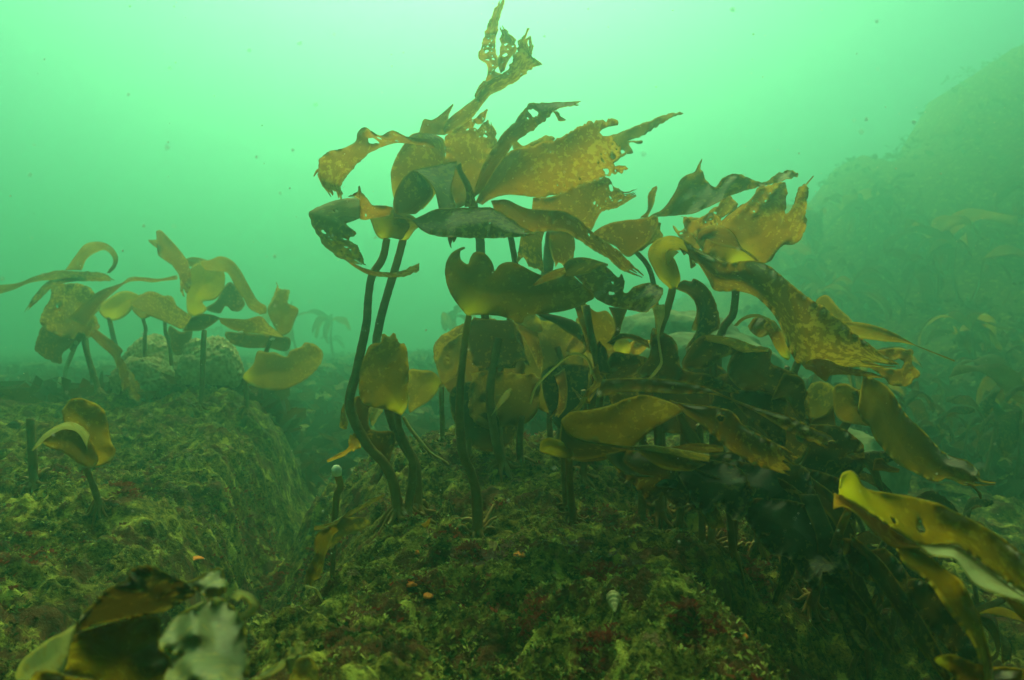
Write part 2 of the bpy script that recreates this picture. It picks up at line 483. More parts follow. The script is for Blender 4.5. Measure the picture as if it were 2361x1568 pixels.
def ribbon(K, reg, A, Bs, Y0, Y1, mat, tilt=0.03, bulge=0.02, wave=0.012, rag=3.5, holes=(), young=0, d=6.0, name='blade', Ym=None, tipcut=0.0):
    """a long blade between two traced edges; s runs from foot to tip, tilt is how much farther the second edge lies (foot, tip)"""
    sd = nxt(); Y0, Y1 = Y0 * YS[0], Y1 * YS[0]
    if Ym is not None: Ym = Ym * YS[0]
    a, b = px(A, reg), px(Bs, reg)
    n = 90
    a, la = catmull(a, n); b, lb = catmull(b, n)
    Ln = 0.5 * (la + lb); Wd = float(np.mean(np.hypot(*(a - b).T)))
    Wd = max(Wd, 5.0)
    d = min(d, max(2.2, Wd / 4))
    nl, nw = max(12, int(Ln / (d * 0.55))), max(4, int(Wd / (d * 0.55)))
    sx = np.linspace(0, Ln, nl); wy = np.linspace(0, Wd, nw)
    tip = np.full(nw - 2, Ln)
    O = np.vstack([np.stack([sx, sx * 0], 1), np.stack([tip, wy[1:-1]], 1), np.stack([sx[::-1], sx * 0 + Wd], 1), np.stack([tip * 0, wy[1:-1][::-1]], 1)])
    if rag >= 2 and Wd > 14:                      # the worn end splits into fingers
        nsp = 2 + sd % 3; dep = min(0.16 * Ln, 1.1 * Wd)
        ends = np.nonzero(O[:, 0] > Ln - 1e-6)[0]
        tt = O[ends, 1] / Wd
        cut = np.abs(vnoise(tt * nsp * 1.6 + sd * 0.37, tt * 0 + 3.1, sd)) * 2.0
        O[ends, 0] -= dep * np.clip(cut, 0, 1) * np.clip(np.minimum(tt, 1 - tt) * 6, 0, 1)
    amp = rag * np.clip(O[:, 0] / Ln - 0.2, 0.02, 1) * 1.25
    O = rag_line(O, np.minimum(amp, Wd * 0.22 + tipcut * (O[:, 0] > Ln * 0.97)), 8.0, sd)
    H = make_holes(O, [(h[0] * Ln, h[1] * Wd, h[2] * Ln, h[3], h[4] / 3) for h in holes], 1.5)
    V, F, rim = fill(O, H, d)
    ed = np.min(np.hypot(V[:, None, 0] - rim[None, :, 0], V[:, None, 1] - rim[None, :, 1]), 1)
    s = np.clip(V[:, 0] / Ln, -0.02, 1.02); t = V[:, 1] / Wd
    f = np.clip(s, 0, 1) * (n - 1); i = np.minimum(f.astype(int), n - 2); fr = (f - i)[:, None]
    pa = a[i] * (1 - fr) + a[i + 1] * fr; pb = b[i] * (1 - fr) + b[i + 1] * fr
    ext = (s - np.clip(s, 0, 1))[:, None] * Ln
    ta = (a[i + 1] - a[i]); ta /= np.maximum(1e-6, np.linalg.norm(ta, axis=1))[:, None]
    uv = pa + (pb - pa) * t[:, None] + ta * ext
    if not isinstance(tilt, tuple): tilt = (tilt, tilt)
    ss = np.clip(s, 0, 1)
    if Ym is None: Yc = Y0 + (Y1 - Y0) * ss
    else: Yc = Y0 * (1 - ss) ** 2 + 2 * (2 * Ym - 0.5 * (Y0 + Y1)) * ss * (1 - ss) + Y1 * ss ** 2
    ti = tilt[0] + (tilt[1] - tilt[0]) * ss
    Yv = Yc + ti * (t - 0.5) - 0.55 * bulge * 4 * t * (1 - t)
    Yv = Yv + wave * 2.2 * fbm(V[:, 0] / 100, V[:, 1] / 70, sd, 1)
    Yv = Yv + wave * 0.5 * np.exp(-ed / 14) * np.sin(V[:, 0] / 24.0 + sd) + (0.5 * wave if rag >= 2 else 0.15 * wave) * np.exp(-ed / 7) * np.sin(V[:, 0] / 6.5 + 2.0 * np.sin(V[:, 0] / 19.0) + sd)
    W = [at(u, v, y) for (u, v), y in zip(uv, Yv)]
    o = mesh_obj(name, W, F.tolist(), M[mat], K, wear(V[:, 0] + 0 * t, Ln, ed, young))
    return thick(o)

def tube_mesh(P, r, sides=10, rough=0.0, cap=True):
    P = np.asarray(P, float); n = len(P)
    r = np.broadcast_to(np.asarray(r, float), (n,)).copy()
    T = np.gradient(P, axis=0); T /= np.linalg.norm(T, axis=1)[:, None]
    ref = np.array([0.3, 0.9, 0.1]); ref -= T[0] * ref.dot(T[0]); ref /= np.linalg.norm(ref)
    V, F = [], []
    for i in range(n):
        ref = ref - T[i] * ref.dot(T[i]); ref /= np.linalg.norm(ref)
        bi = np.cross(T[i], ref)
        for j in range(sides):
            a = 2 * math.pi * j / sides
            rr = r[i] * (1 + rough * random.uniform(-1, 1))
            V.append(tuple(P[i] + (ref * math.cos(a) + bi * math.sin(a)) * rr))
    for i in range(n - 1):
        for j in range(sides):
            F.append((i * sides + j, i * sides + (j + 1) % sides, (i + 1) * sides + (j + 1) % sides, (i + 1) * sides + j))
    if cap:
        F.append(tuple(range(sides - 1, -1, -1))); F.append(tuple((n - 1) * sides + j for j in range(sides)))
    return V, F

def plant(label, base, group=None, Y=None, name='kelp_plant', cat='kelp'):
    """an Empty standing on the seabed where the photograph shows the foot of the plant"""
    u, v = base
    Y = hit(u, v) if Y is None else Y * YS[0]
    x, y, z = at(u, v, Y)
    if Y is not None: z = float(ground(x, y))
    o = bpy.data.objects.new(name, None)
    C.objects.link(o)
    o.location = (x, y, z); o.empty_display_size = 0.05
    tag(o, label, cat, group)
    return o

def stipe(K, pts, Yt, r0=9, r1=12, reg='O', foot=True, young=0.0, Ym=None, mat='stipe'):
    """stem from the top point down to the plant's foot; r0, r1 in px at the top and the foot"""
    P = px(pts, reg); Yt = Yt * YS[0]
    base = K.location
    bu, bv = base.x / base.y * FPX + PXW / 2, PXH / 2 - base.z / base.y * FPX
    P = np.vstack([P, [bu, bv + 4]])
    Q, _ = catmull(P, max(14, len(P) * 6))
    s = np.linspace(0, 1, len(Q))
    Yv = Yt + (base.y - Yt) * s
    if Ym is not None: Yv = Yv + (Ym - 0.5 * (Yt + base.y)) * 4 * s * (1 - s)
    W = np.array([at(u, v, y) for (u, v), y in zip(Q, Yv)])
    r = (r0 + (r1 - r0) * s) / FPX * Yv * (1 + 0.10 * vnoise(s * 9, s * 0 + nxt(), 5))
    V, F = tube_mesh(W, r, 10, 0.05)
    A = np.zeros((len(V), 4), np.float32)
    sv = np.repeat(s, 10)
    A[:, 0] = np.clip(np.exp(-((1 - sv) / 0.12) ** 2) * 0.35 + young * np.exp(-(sv / 0.15) ** 2), 0, 1)
    o = mesh_obj('stipe', V, F, M[mat], K, A)
    if foot: holdfast(K, W[-1], r[-1])
    return o

def holdfast(K, p, r, n=9):
    V, F = [], []
    for k in range(n):
        a = 2 * math.pi * (k + random.uniform(-0.3, 0.3)) / n
        L = r * random.uniform(2.8, 4.8)
        q = [np.array([p[0], p[1], p[2] + r * 1.6])]
        for t in (0.35, 0.7, 1.0):
            x, y = p[0] + math.cos(a + 0.3 * t) * L * t, p[1] + math.sin(a + 0.3 * t) * L * t
            q.append(np.array([x, y, float(ground(x, y)) + r * (0.5 * (1 - t)) + 0.005]))
        C_, _ = catmull(np.array(q), 9)
        v, f = tube_mesh(C_, np.linspace(r * 0.65, r * 0.22, 9), 6, 0.05)
        o = len(V); V += v; F += [tuple(i + o for i in g) for g in f]
    A = np.zeros((len(V), 4), np.float32); A[:, 0] = 0.3
    return mesh_obj('holdfast', V, F, M['stipe'], K, A)

# ------------------------------------------------------------------ seabed
def axis(lo, hi, step, far, growth=1.13):
    a = list(np.arange(lo, hi + 1e-9, step))
    s = step
    while a[-1] < far: s = min(s * growth, 2.0); a.append(a[-1] + s)
    s = step
    while a[0] > -far: s = min(s * growth, 2.0); a.insert(0, a[0] - s)
    return np.array(a)

def build_seabed():
    X = axis(-1.9, 1.8, 0.0075, 30); Yy = axis(0.45, 3.2, 0.0080, 30)
    gx, gy = np.meshgrid(X, Yy)
    gz = ground(gx, gy)
    nx, ny = len(X), len(Yy)
    co = np.stack([gx.ravel(), gy.ravel(), gz.ravel()], 1).astype(np.float32)
    i = (np.arange(ny - 1)[:, None] * nx + np.arange(nx - 1)[None]).ravel()
    q = np.stack([i, i + 1, i + nx + 1, i + nx], 1).astype(np.int32)
    me = bpy.data.meshes.new('seabed')
    me.vertices.add(len(co)); me.vertices.foreach_set('co', co.ravel())
    me.loops.add(q.size); me.loops.foreach_set('vertex_index', q.ravel())
    me.polygons.add(len(q)); me.polygons.foreach_set('loop_start', np.arange(0, q.size, 4, dtype=np.int32))
    me.polygons.foreach_set('use_smooth', np.ones(len(q), bool))
    me.update(calc_edges=True)
    me.materials.append(M['seabed'])
    o = bpy.data.objects.new('seabed', me); C.objects.link(o)
    o['kind'] = 'structure'; o['label'] = 'rocky seabed of two overgrown mounds with a cleft between them'
build_seabed()
#@@OBJECTS
# ------------------------------------------------------------------ the kelps of the middle mound
KG = 'kelps on the middle mound'
# twin tall stipes
K = plant('tall kelp left of the twin pair, carrying a ragged pale-tipped blade on its bare stipe', (921, 1184), KG)
stipe(K, '892,551 882,596 858,636 850,679 845,746 835,796 822,856 806,922 815,966 850,1030 884,1066 906,1112', 1.62, 8.5, 13, young=0.9, Ym=1.60)
sheet(K, 'R3', '575,618 530,590 500,520 480,455 500,395 560,385 640,400 700,450 760,520 730,580 700,618 640,606', 1.62, 'yellow', (600, 615), bulge=0.02, rag=1, young=26, gy=-0.02)
ribbon(K, 'R3', '640,395 560,385 500,382 465,340 430,300 405,250 400,290 340,320', '620,450 560,465 500,472 450,478 418,465 420,400 428,350 420,330', 1.61, 1.60, 'gold', rag=4, holes=[(0.55, 0.5, 0.12, 2, 7)])
ribbon(K, 'R3', '425,325 330,335 230,355 130,395 65,440 92,530 150,628 230,715 330,770 440,795', '412,470 385,482 350,495 318,512 345,540 388,575 340,620 385,660 412,690 442,790', 1.60, 1.56, 'silted', tilt=(-0.14, 0.02), rag=6, holes=[(0.62, 0.75, 0.10, 7, 11), (0.3, 0.5, 0.05, 3, 6), (0.8, 0.6, 0.06, 3, 8)], Ym=1.52)
ribbon(K, 'R3', '290,722 400,800 520,838 660,846 760,812 822,785', '305,752 400,822 500,866 680,878 780,852 822,830', 1.56, 1.50, 'mottled', rag=2, bulge=0.01)
ribbon(K, 'R2', '905,962 740,946 640,903 560,940 500,912 445,880 400,915 385,980 300,1025 200,1050 140,1100 125,1160 128,1225 160,1290 215,1362', '940,1025 820,1000 690,987 600,1002 520,1037 475,1060 420,1110 370,1160 330,1210 290,1262 276,1285 282,1310 290,1335 288,1360 285,1390', 1.66, 1.60, 'gold', tilt=(0.02, 0.10), rag=3, holes=[(0.42, 0.7, 0.02, 2, 20), (0.18, 0.5, 0.06, 5, 9)], Ym=1.58)
ribbon(K, 'R2', '135,1165 112,1180 95,1218', '130,1195 118,1192 96,1222', 1.60, 1.60, 'brown', bulge=0.0, rag=0)
K = plant('tall kelp right of the twin pair, topped by a broad yellow oval blade', (963, 1184), KG)
stipe(K, '930,551 918,596 905,639 888,696 873,756 868,796 876,850 890,920 908,983 936,1033 958,1076', 1.66, 8.5, 12, young=0.9, Ym=1.68)
sheet(K, 'R3', '690,618 620,600 590,540 640,470 720,440 800,470 830,520 790,560 740,622', 1.64, 'olive', (710, 620), bulge=0.02, rag=1, young=22)
ribbon(K, 'R2', '690,1490 648,1360 632,1260 630,1185 662,1095 712,1012 765,938 825,916', '850,1445 915,1370 985,1250 1003,1150 1000,1040 990,965 930,930 905,916', 1.70, 1.78, 'gold', tilt=0.06, rag=1, young=60, bulge=0.05)
ribbon(K, 'R2', '822,925 838,872 858,824 905,834 968,800 1058,720', '1000,935 1005,880 1020,840 1026,800 1040,765 1062,724', 1.74, 1.76, 'brown', tilt=0.08, rag=1)
ribbon(K, 'R2', '655,1490 645,1400 668,1310 720,1228 780,1176', '800,1478 872,1412 920,1340 890,1262 828,1195', 1.60, 1.58, 'deep', tilt=0.05, rag=0, bulge=0.03)
ribbon(K, 'R2', '962,1445 950,1380 930,1310 888,1250 838,1205 782,1176', '1090,1440 1062,1380 1044,1300 1062,1225 1076,1170 1090,1112', 1.54, 1.62, 'silted', tilt=(0.02, 0.06), rag=1, bulge=-0.03)
ribbon(K, 'R2', '1072,1150 1100,1210 1138,1290 1150,1360 1140,1430', '1112,1125 1122,1180 1170,1260 1200,1340 1214,1432', 1.62, 1.58, 'brown', tilt=0.04, rag=1)
ribbon(K, 'R3', '640,405 700,452 780,478 850,452 940,412 1060,402 1210,402 1330,402 1450,470 1550,545 1635,578', '648,470 710,472 780,492 850,560 960,598 1100,602 1250,610 1400,606 1500,600 1590,590 1632,584', 1.58, 1.50, 'mottled', tilt=(-0.12, -0.03), rag=2, bulge=0.035, holes=[(0.6, 0.6, 0.12, 3, 6)])
sheet(K, 'R3', '1025,605 1080,598 1075,625 1062,640 1055,625 1048,650 1052,680 1036,660', 1.55, 'deep', (1050, 600), bulge=0, wave=0.004, rag=2, d=3)
# behind: orange blade and the tall one that reaches the top of the picture
K = plant('kelp behind the twin stipes whose torn narrow blade reaches the top edge, highest of all', (1075, 1075), KG)
stipe(K, '1090,470 1105,540 1108,578 1112,660 1120,800 1090,960', 1.84, 11, 7, Ym=2.1)
ribbon(K, 'R2', '1090,1440 1012,1250 1000,1100 1004,950 1085,880 1200,800', '1190,1400 1270,1180 1315,1060 1352,990 1350,910 1320,850', 1.84, 1.88, 'gold', tilt=0.06, rag=7, bulge=0.03, holes=[(0.88, 0.6, 0.05, 9, 10)])
ribbon(K, 'R2', '1190,830 1225,810 1270,770 1295,752', '1230,860 1262,850 1280,815 1297,762', 1.87, 1.88, 'gold', rag=4, holes=[(0.4, 0.5, 0.12, 3, 6)])
ribbon(K, 'R2', '990,885 1030,822 1130,742 1210,682 1262,602 1330,545 1420,500 1470,420 1500,322 1545,250 1578,195', '1000,930 1060,906 1180,822 1232,760 1310,662 1400,610 1500,560 1600,480 1655,432 1600,392 1612,300', 1.78, 1.72, 'mottled', tilt=(0.05, 0.12), rag=7, holes=[(0.62, 0.7, 0.06, 2, 9), (0.85, 0.7, 0.06, 4, 7)], Ym=1.74)
ribbon(K, 'R2', '1275,580 1300,500 1290,440 1232,395 1262,300 1290,200 1332,100 1380,15 1392,-15', '1400,515 1345,490 1380,440 1355,370 1352,290 1365,190 1385,110 1402,50 1416,-15', 1.74, 1.72, 'gold', tilt=0.03, rag=7, holes=[(0.30, 0.5, 0.09, 12, 12), (0.45, 0.5, 0.06, 5, 9)])
ribbon(K, 'R2', '1388,505 1368,430 1390,330 1393,260 1383,180', '1412,490 1440,420 1500,332 1462,250 1402,184', 1.745, 1.73, 'brown', rag=7, holes=[(0.5, 0.6, 0.12, 4, 10), (0.25, 0.5, 0.08, 2, 10)])
ribbon(K, 'R2', '1235,705 1208,660 1240,600 1275,560', '1245,690 1222,660 1262,600 1300,570', 1.75, 1.74, 'brown', rag=5, d=3)
# leaning right
K = plant('kelp with one broad orange-brown blade stretched flat to the right at the cluster top', (1160, 1070), KG)
stipe(K, '1160,470 1180,560 1190,640 1178,720 1165,790 1150,880 1150,980', 1.76, 7, 8, Ym=2.05)
ribbon(K, 'R2', '1215,1400 1290,1250 1400,1090 1500,1032 1640,1002 1780,962 1880,902 1990,852 2100,838 2190,836', '1262,1415 1330,1372 1450,1346 1600,1360 1700,1360 1850,1322 1980,1262 2080,1222 2160,1212 2255,1160', 1.74, 1.62, 'gold', tilt=(-0.04, 0.08), rag=7, bulge=0.05, tipcut=10, holes=[(0.9, 0.75, 0.05, 8, 13), (0.55, 0.85, 0.2, 5, 7)])
ribbon(K, 'R2', '1200,1372 1216,1290 1270,1132 1340,1022 1410,922 1500,832 1560,742 1600,716 1700,716 1850,706 1940,700', '1272,1312 1332,1200 1430,1060 1482,990 1560,932 1650,872 1720,802 1748,772 1790,750 1850,736 1930,726', 1.66, 1.60, 'brown', tilt=(0.04, -0.06), rag=4, holes=[(0.62, 0.5, 0.03, 2, 12), (0.95, 0.7, 0.03, 3, 7)])
ribbon(K, 'R2', '1740,762 1780,775 1800,800 1838,830', '1765,785 1780,815 1790,835 1832,834', 1.61, 1.60, 'gold', rag=4, d=3)
sheet(K, 'R2', '1470,1010 1490,968 1510,985 1545,1010 1600,985 1650,970 1690,940 1755,950 1745,985 1640,1015 1500,1045', 1.80, 'olive', (1480, 1030), rag=4, bulge=0.01)
# behind to the right
K = plant('kelp behind the orange blade with a dark torn fan and holes', (1232, 952), KG)
stipe(K, '1272,540 1262,620 1250,700 1262,760 1258,830 1246,900', 2.0, 14, 12, young=0.2, foot=True)
ribbon(K, 'R3', '1612,330 1750,322 1900,250 2050,206 2130,200 2190,268 2260,290 2340,265', '1600,440 1740,500 1870,540 2000,552 2082,432 2180,402 2240,372 2318,322', 1.88, 1.86, 'brown', tilt=0.05, rag=6, bulge=0.03, holes=[(0.72, 0.3, 0.05, 3, 14), (0.6, 0.92, 0.08, 8, 8), (0.8, 0.6, 0.05, 2, 18)])
ribbon(K, 'R3', '1612,420 1560,520 1525,620 1500,780', '1720,430 1690,560 1670,660 1690,845', 1.90, 1.86, 'silted', tilt=0.06, rag=2)
ribbon(K, 'R3', '1730,560 1720,640 1740,720 1770,810', '1880,560 1900,640 1890,740 1860,830', 1.92, 1.88, 'gold', tilt=0.06, rag=2)
ribbon(K, 'R3', '1322,352 1430,346 1560,402 1700,415 1820,426 1920,472 2020,562 2130,642 2230,722 2375,868', '1345,412 1440,472 1560,562 1700,562 1830,566 1930,622 2050,702 2150,762 2230,832 2365,880', 1.72, 1.52, 'brown', tilt=(0.08, 0.04), rag=3, bulge=0.03, holes=[(0.5, 0.6, 0.2, 4, 6)])
sheet(K, 'R4', '50,110 80,95 230,40 400,-30 560,-80 640,-78 560,-50 440,20 350,75 250,110 345,110 340,128 262,125 290,190 250,200 200,230 160,260 60,290 -60,400 -170,470 -200,430 -80,300', 1.93, 'olive', (-185, 450), rag=3, bulge=0.01, d=4, holes=[(150, 160, 40, 3, 9)])
# heart shaped
K = plant('kelp in front with a heart-shaped notched olive blade glowing yellow at its foot', (1102, 1236), KG)
stipe(K, '1081,728 1075,766 1069,813 1062,882 1060,949 1062,999 1068,1049 1086,1089 1098,1140', 1.50, 7.5, 13, young=1.0)
sheet(K, 'R3', '1155,1142 1100,1080 1040,990 1006,880 1010,790 1050,715 1128,672 1140,682 1108,700 1112,755 1160,790 1178,745 1205,708 1255,706 1308,745 1338,800 1346,838 1380,795 1435,775 1500,785 1660,862 1760,850 1850,838 1920,900 2035,1005 1990,1050 1930,1080 1850,1108 1700,1130 1570,1150 1535,1200 1500,1190 1400,1152 1300,1140 1200,1142', 1.50, 'olive', (1175, 1130), gx=-0.012, gy=-0.03, bulge=0.05, wave=0.02, rag=0.5, young=40, wl=110, holes=())
ribbon(K, 'R3', '1610,935 1660,885 1740,838 1830,812', '1625,940 1720,905 1800,880 1840,850', 1.45, 1.42, 'brown', rag=0, bulge=0.01)
# grey and orange one right of the heart
K = plant('kelp right of the heart-shaped blade, grey above with a torn bright orange end', (1372, 1010), KG)
stipe(K, '1352,705 1362,770 1378,840 1385,900', 1.60, 8, 10, Ym=1.75)
sheet(K, 'O', '1300,614 1320,602 1340,596 1365,598 1395,612 1425,640 1433,632 1440,650 1437,672 1448,676 1464,660 1500,654 1527,668 1520,690 1490,718 1440,712 1395,700 1365,680 1335,645', 1.52, 'mottled', (1345, 690), gy=-0.06, gx=-0.03, bulge=0.03, wave=0.02, rag=2.5, d=5, holes=[(1430, 655, 12, 2, 3)])
ribbon(K, 'R3', '1820,830 1850,765 1920,745 2000,750 2130,790', '1840,870 1900,870 2000,850 2080,800 2130,800', 1.46, 1.50, 'silted', rag=0, bulge=0.03)
ribbon(K, 'R4', '-80,1200 30,1290 110,1290 180,1400 150,1450', '-60,1290 -20,1400 60,1520 140,1560 160,1500', 1.66, 1.70, 'olive', rag=1)
ribbon(K, 'R4', '120,1260 150,1330 165,1420 120,1510', '250,1270 215,1360 190,1450 150,1530', 1.64, 1.66, 'deep', rag=0)
# dark banner with the silver upper blade
K = plant('kelp with a silvery veined blade spread to the right on a thin dark stalk', (1530, 960), KG, Y=1.95)
stipe(K, '1462,576 1492,610 1506,650 1512,700 1520,800', 1.74, 6, 9, Ym=1.8)
sheet(K, 'R4', '10,752 100,690 220,662 350,648 452,628 458,700 420,790 330,865 250,912 160,835 60,800', 1.72, 'brown', (300, 870), gy=0.03, bulge=0.04, rag=1)
sheet(K, 'R4', '408,633 500,578 575,472 612,390 660,346 718,325 745,270 768,234 752,300 772,322 786,372 822,412 862,430 900,372 960,345 1030,342 1080,365 1150,396 1212,394 1282,342 1342,325 1412,328 1418,356 1300,390 1180,424 1080,450 1000,472 900,520 800,572 700,612 560,627', 1.70, 'silted', (420, 632), gx=-0.03, gy=-0.07, bulge=0.03, wave=0.022, rag=4)
ribbon(K, 'R4', '340,640 388,588 400,472 452,418', '385,642 425,560 440,500 455,440', 1.75, 1.78, 'olive', rag=2)
sheet(K, 'R4', '440,690 480,675 478,720 495,770 450,800 400,830 350,870 330,860 400,790', 1.73, 'silted', (345, 866), rag=2, bulge=0.01, d=4)
# broad yellow fan
K = plant('kelp with a broad yellow fan torn into lobes, right of the silvery blade', (1648, 935), KG, Y=2.0)
stipe(K, '1697,660 1694,700 1688,730 1668,756 1655,830', 1.84, 9, 11)
sheet(K, 'R4', '990,965 850,930 770,870 705,775 650,720 640,640 700,655 760,640 830,600 880,640 905,662 960,612 1060,542 1120,500 1150,440 1240,412 1335,400 1348,560 1340,622 1400,560 1440,440 1500,424 1492,530 1476,620 1490,662 1460,770 1400,828 1330,830 1280,882 1238,942 1150,966', 1.84, 'gold', (1030, 950), gy=0.01, gx=0.02, bulge=0.06, wave=0.02, rag=4, young=30, holes=[(820, 690, 60, 8, 14), (1080, 520, 40, 5, 9), (1200, 460, 40, 3, 6)])
sheet(K, 'R4', '575,700 600,730 640,720 655,650 625,632 780,642 830,580 880,560 920,490 1012,542 985,590 930,620 880,665 830,690 800,650 770,720 790,800 740,860 660,830 640,800 600,765 565,700', 1.93, 'gold', (740, 840), bulge=0.02, rag=4, d=5, holes=[(800, 620, 60, 6, 13), (700, 740, 50, 3, 9)])
ribbon(K, 'R4', '725,812 738,745 800,706 870,696 940,714 992,762 1040,850 1120,900 1182,972', '790,790 815,790 850,815 900,832 940,842 990,852 1040,866 1120,922 1172,975', 1.74, 1.68, 'brown', tilt=(0.08, 0.02), rag=0, bulge=0.02)
ribbon(K, 'R4', '722,805 740,742 800,706 850,698', '775,860 790,800 815,740 852,702', 1.75, 1.73, 'silted', rag=0, bulge=0.02)
ribbon(K, 'R4', '1470,425 1500,390 1534,352', '1478,430 1506,394 1538,356', 1.86, 1.88, 'gold', rag=0, d=3)
# yellow arch and the long ribbon to the right
K = plant('kelp with a yellow arched foot and one long wide ribbon sweeping down to the right', (1522, 1060), KG, Y=1.95)
stipe(K, '1552,660 1545,690 1535,725 1522,760 1515,820', 1.60, 9, 11, young=0.8, Ym=1.7)
ribbon(K, 'R4', '550,1135 470,1062 425,985 392,905 410,838 462,790 552,766 640,795 720,848', '590,1125 615,1068 602,1000 580,940 560,900 585,868 640,872 690,912 720,925', 1.58, 1.56, 'yellow', tilt=(0.02, 0.08), rag=0, young=36, bulge=0.03)
ribbon(K, 'R4', '560,860 530,870 515,900 520,960', '605,880 590,890 560,920 530,965', 1.53, 1.56, 'yellow', rag=0, d=3, young=60)
ribbon(K, 'O', '1576,555 1603,571 1640,591 1680,606 1723,601 1763,608 1797,632 1836,665 1870,691 1903,711 1944,745 1974,772 2004,792 2030,815 2072,840', '1590,592 1612,610 1634,645 1646,668 1673,672 1703,671 1740,682 1770,708 1793,738 1808,775 1822,812 1842,838 1880,848 1960,846 2066,846', 1.54, 1.36, 'mottled', tilt=(0.05, 0.10), rag=2, bulge=0.06, wave=0.02)
ribbon(K, 'O', '1600,575 1650,600 1690,612 1740,625 1800,650', '1612,600 1650,618 1700,628 1745,645 1790,655', 1.50, 1.49, 'silted', rag=0, bulge=0.015, tilt=0.03)
ribbon(K, 'R4', '610,850 640,870 690,900 740,960', '640,900 672,890 690,985 720,975', 1.57, 1.60, 'deep', rag=2, d=3)
ribbon(K, 'R5', '830,455 900,410 1000,420 1120,462 1250,490 1388,532', '850,475 900,495 985,560 1020,520 1130,515 1385,540', 1.42, 1.36, 'gold', rag=3, bulge=0.01)
# under the ribbon: pointed olive blade, torn dark blade
K = plant('kelp under the long ribbon with a smooth pointed blade ending in a thread', (1790, 1060), KG, Y=2.1)
stipe(K, '1905,735 1870,780 1830,860 1810,960', 1.80, 8, 10)
ribbon(K, 'R5', '1085,150 1180,152 1280,166 1400,202 1500,250 1600,308 1690,345 1880,418', '1080,220 1160,228 1230,262 1320,275 1400,286 1500,292 1600,312 1700,352 1880,424', 1.80, 1.72, 'olive', rag=0.5, bulge=0.03)
sheet(K, 'R5', '1340,352 1440,335 1540,342 1592,360 1582,440 1602,470 1640,530 1582,560 1560,590 1450,592 1400,545 1330,490 1240,440 1290,420 1400,470 1500,480 1530,440 1500,410 1430,420 1380,380', 1.86, 'brown', (1250, 440), rag=4, bulge=0.02, d=5)
sheet(K, 'O', '1905,680 1935,712 1965,740 1950,752 1910,735 1880,700', 1.95, 'olive', (1890, 700), rag=1)
# down-hanging on the right edge of the mound
K = plant('kelp at the chasm edge, a wide dull olive blade hanging far down to the right', (1900, 1115), KG, Y=1.9)
stipe(K, '1968,900 1960,960 1935,1020', 1.66, 9, 10)
sheet(K, 'R5', '1060,592 1130,580 1220,622 1270,560 1340,560 1400,600 1400,720 1330,860 1200,860 1090,832 1048,762 1040,662', 1.66, 'olive', (1180, 840), rag=1, bulge=0.05, young=0)
ribbon(K, 'R5', '1250,520 1380,572 1450,642 1502,732 1560,812 1642,882 1722,972 1802,1052 1880,1090 1960,1112 2042,1182 2062,1242 2165,1266', '1210,770 1250,840 1290,872 1332,962 1382,1022 1422,1072 1502,1142 1602,1192 1702,1242 1780,1250 1830,1232 1960,1282 2160,1278', 1.62, 1.36, 'olive', tilt=(0.04, 0.02), rag=2, bulge=0.05, holes=[(0.9, 0.5, 0.02, 1, 22), (0.86, 0.3, 0.02, 1, 12)])
ribbon(K, 'R5', '1930,1272 1980,1280 2030,1320 2058,1376', '1960,1262 2010,1285 2060,1340 2066,1372', 1.38, 1.36, 'gold', rag=1, d=3)
sheet(K, 'R5', '862,622 900,575 960,565 1040,600 1055,700 1040,790 940,832 870,782 848,700', 1.78, 'silted', (940, 830), rag=1, bulge=0.04)
ribbon(K, 'R5', '1040,730 990,790 900,830 830,880', '1060,900 990,900 900,900 830,900', 1.70, 1.66, 'deep', rag=1)
ribbon(K, 'R5', '1330,1100 1380,1095 1420,1140 1500,1170', '1310,1180 1380,1180 1430,1190 1490,1190', 1.50, 1.48, 'deep', rag=1)

# front plants with the long horizontal leaves
K = plant('low kelp on a short pale stipe, its long brown blades lying over to the right', (1322, 1204), KG)
stipe(K, '1311,1055 1313,1100 1316,1150', 1.42, 8, 9, young=0.4)
sheet(K, 'R8', '250,662 272,722 342,776 450,806 600,830 735,846 860,742 1000,652 1092,602 1042,552 962,516 832,484 722,504 620,544 480,580 330,600 290,622', 1.34, 'olive', (262, 690), gx=-0.02, gy=0.02, bulge=0.02, rag=0.5, wave=0.015)
ribbon(K, 'R8', '1000,520 1100,546 1250,560 1400,585 1462,626 1506,690 1600,750 1700,802 1800,852 1886,920', '1050,570 1150,642 1250,712 1330,792 1420,862 1530,932 1640,982 1740,1012 1800,1030 1832,1042', 1.34, 1.16, 'brown', tilt=(0.02, 0.03), rag=2, bulge=0.03, holes=[(0.36, 0.4, 0.01, 1, 16)])
ribbon(K, 'R8', '520,380 700,371 900,371 1100,396 1250,432 1400,500 1560,560 1700,602 1850,642 1980,712 2100,762 2145,802', '500,500 700,462 900,466 1080,476 1230,472 1360,492 1480,542 1600,602 1720,672 1860,752 2000,812 2090,848', 1.46, 1.24, 'brown', tilt=(0.0, 0.0), rag=2, bulge=0.02)
ribbon(K, 'R8', '740,842 860,832 1000,852 1150,876 1282,902', '760,850 880,880 1000,902 1120,925 1272,946', 1.28, 1.20, 'silted', rag=0, bulge=0.01)
ribbon(K, 'R8', '770,862 900,872 1080,912 1250,962', '790,880 880,952 990,1002 1150,1010', 1.30, 1.22, 'olive', rag=1)
ribbon(K, 'R8', '252,680 300,752 400,802 560,826 740,846', '240,800 290,912 400,930 560,902 740,850', 1.36, 1.32, 'deep', tilt=0.08, rag=0, bulge=-0.02)
sheet(K, 'R8', '105,872 108,812 150,782 190,782 260,810 332,882 300,922 232,915 150,890', 1.37, 'yellow', (280, 910), rag=0.5, bulge=0.03, d=5)
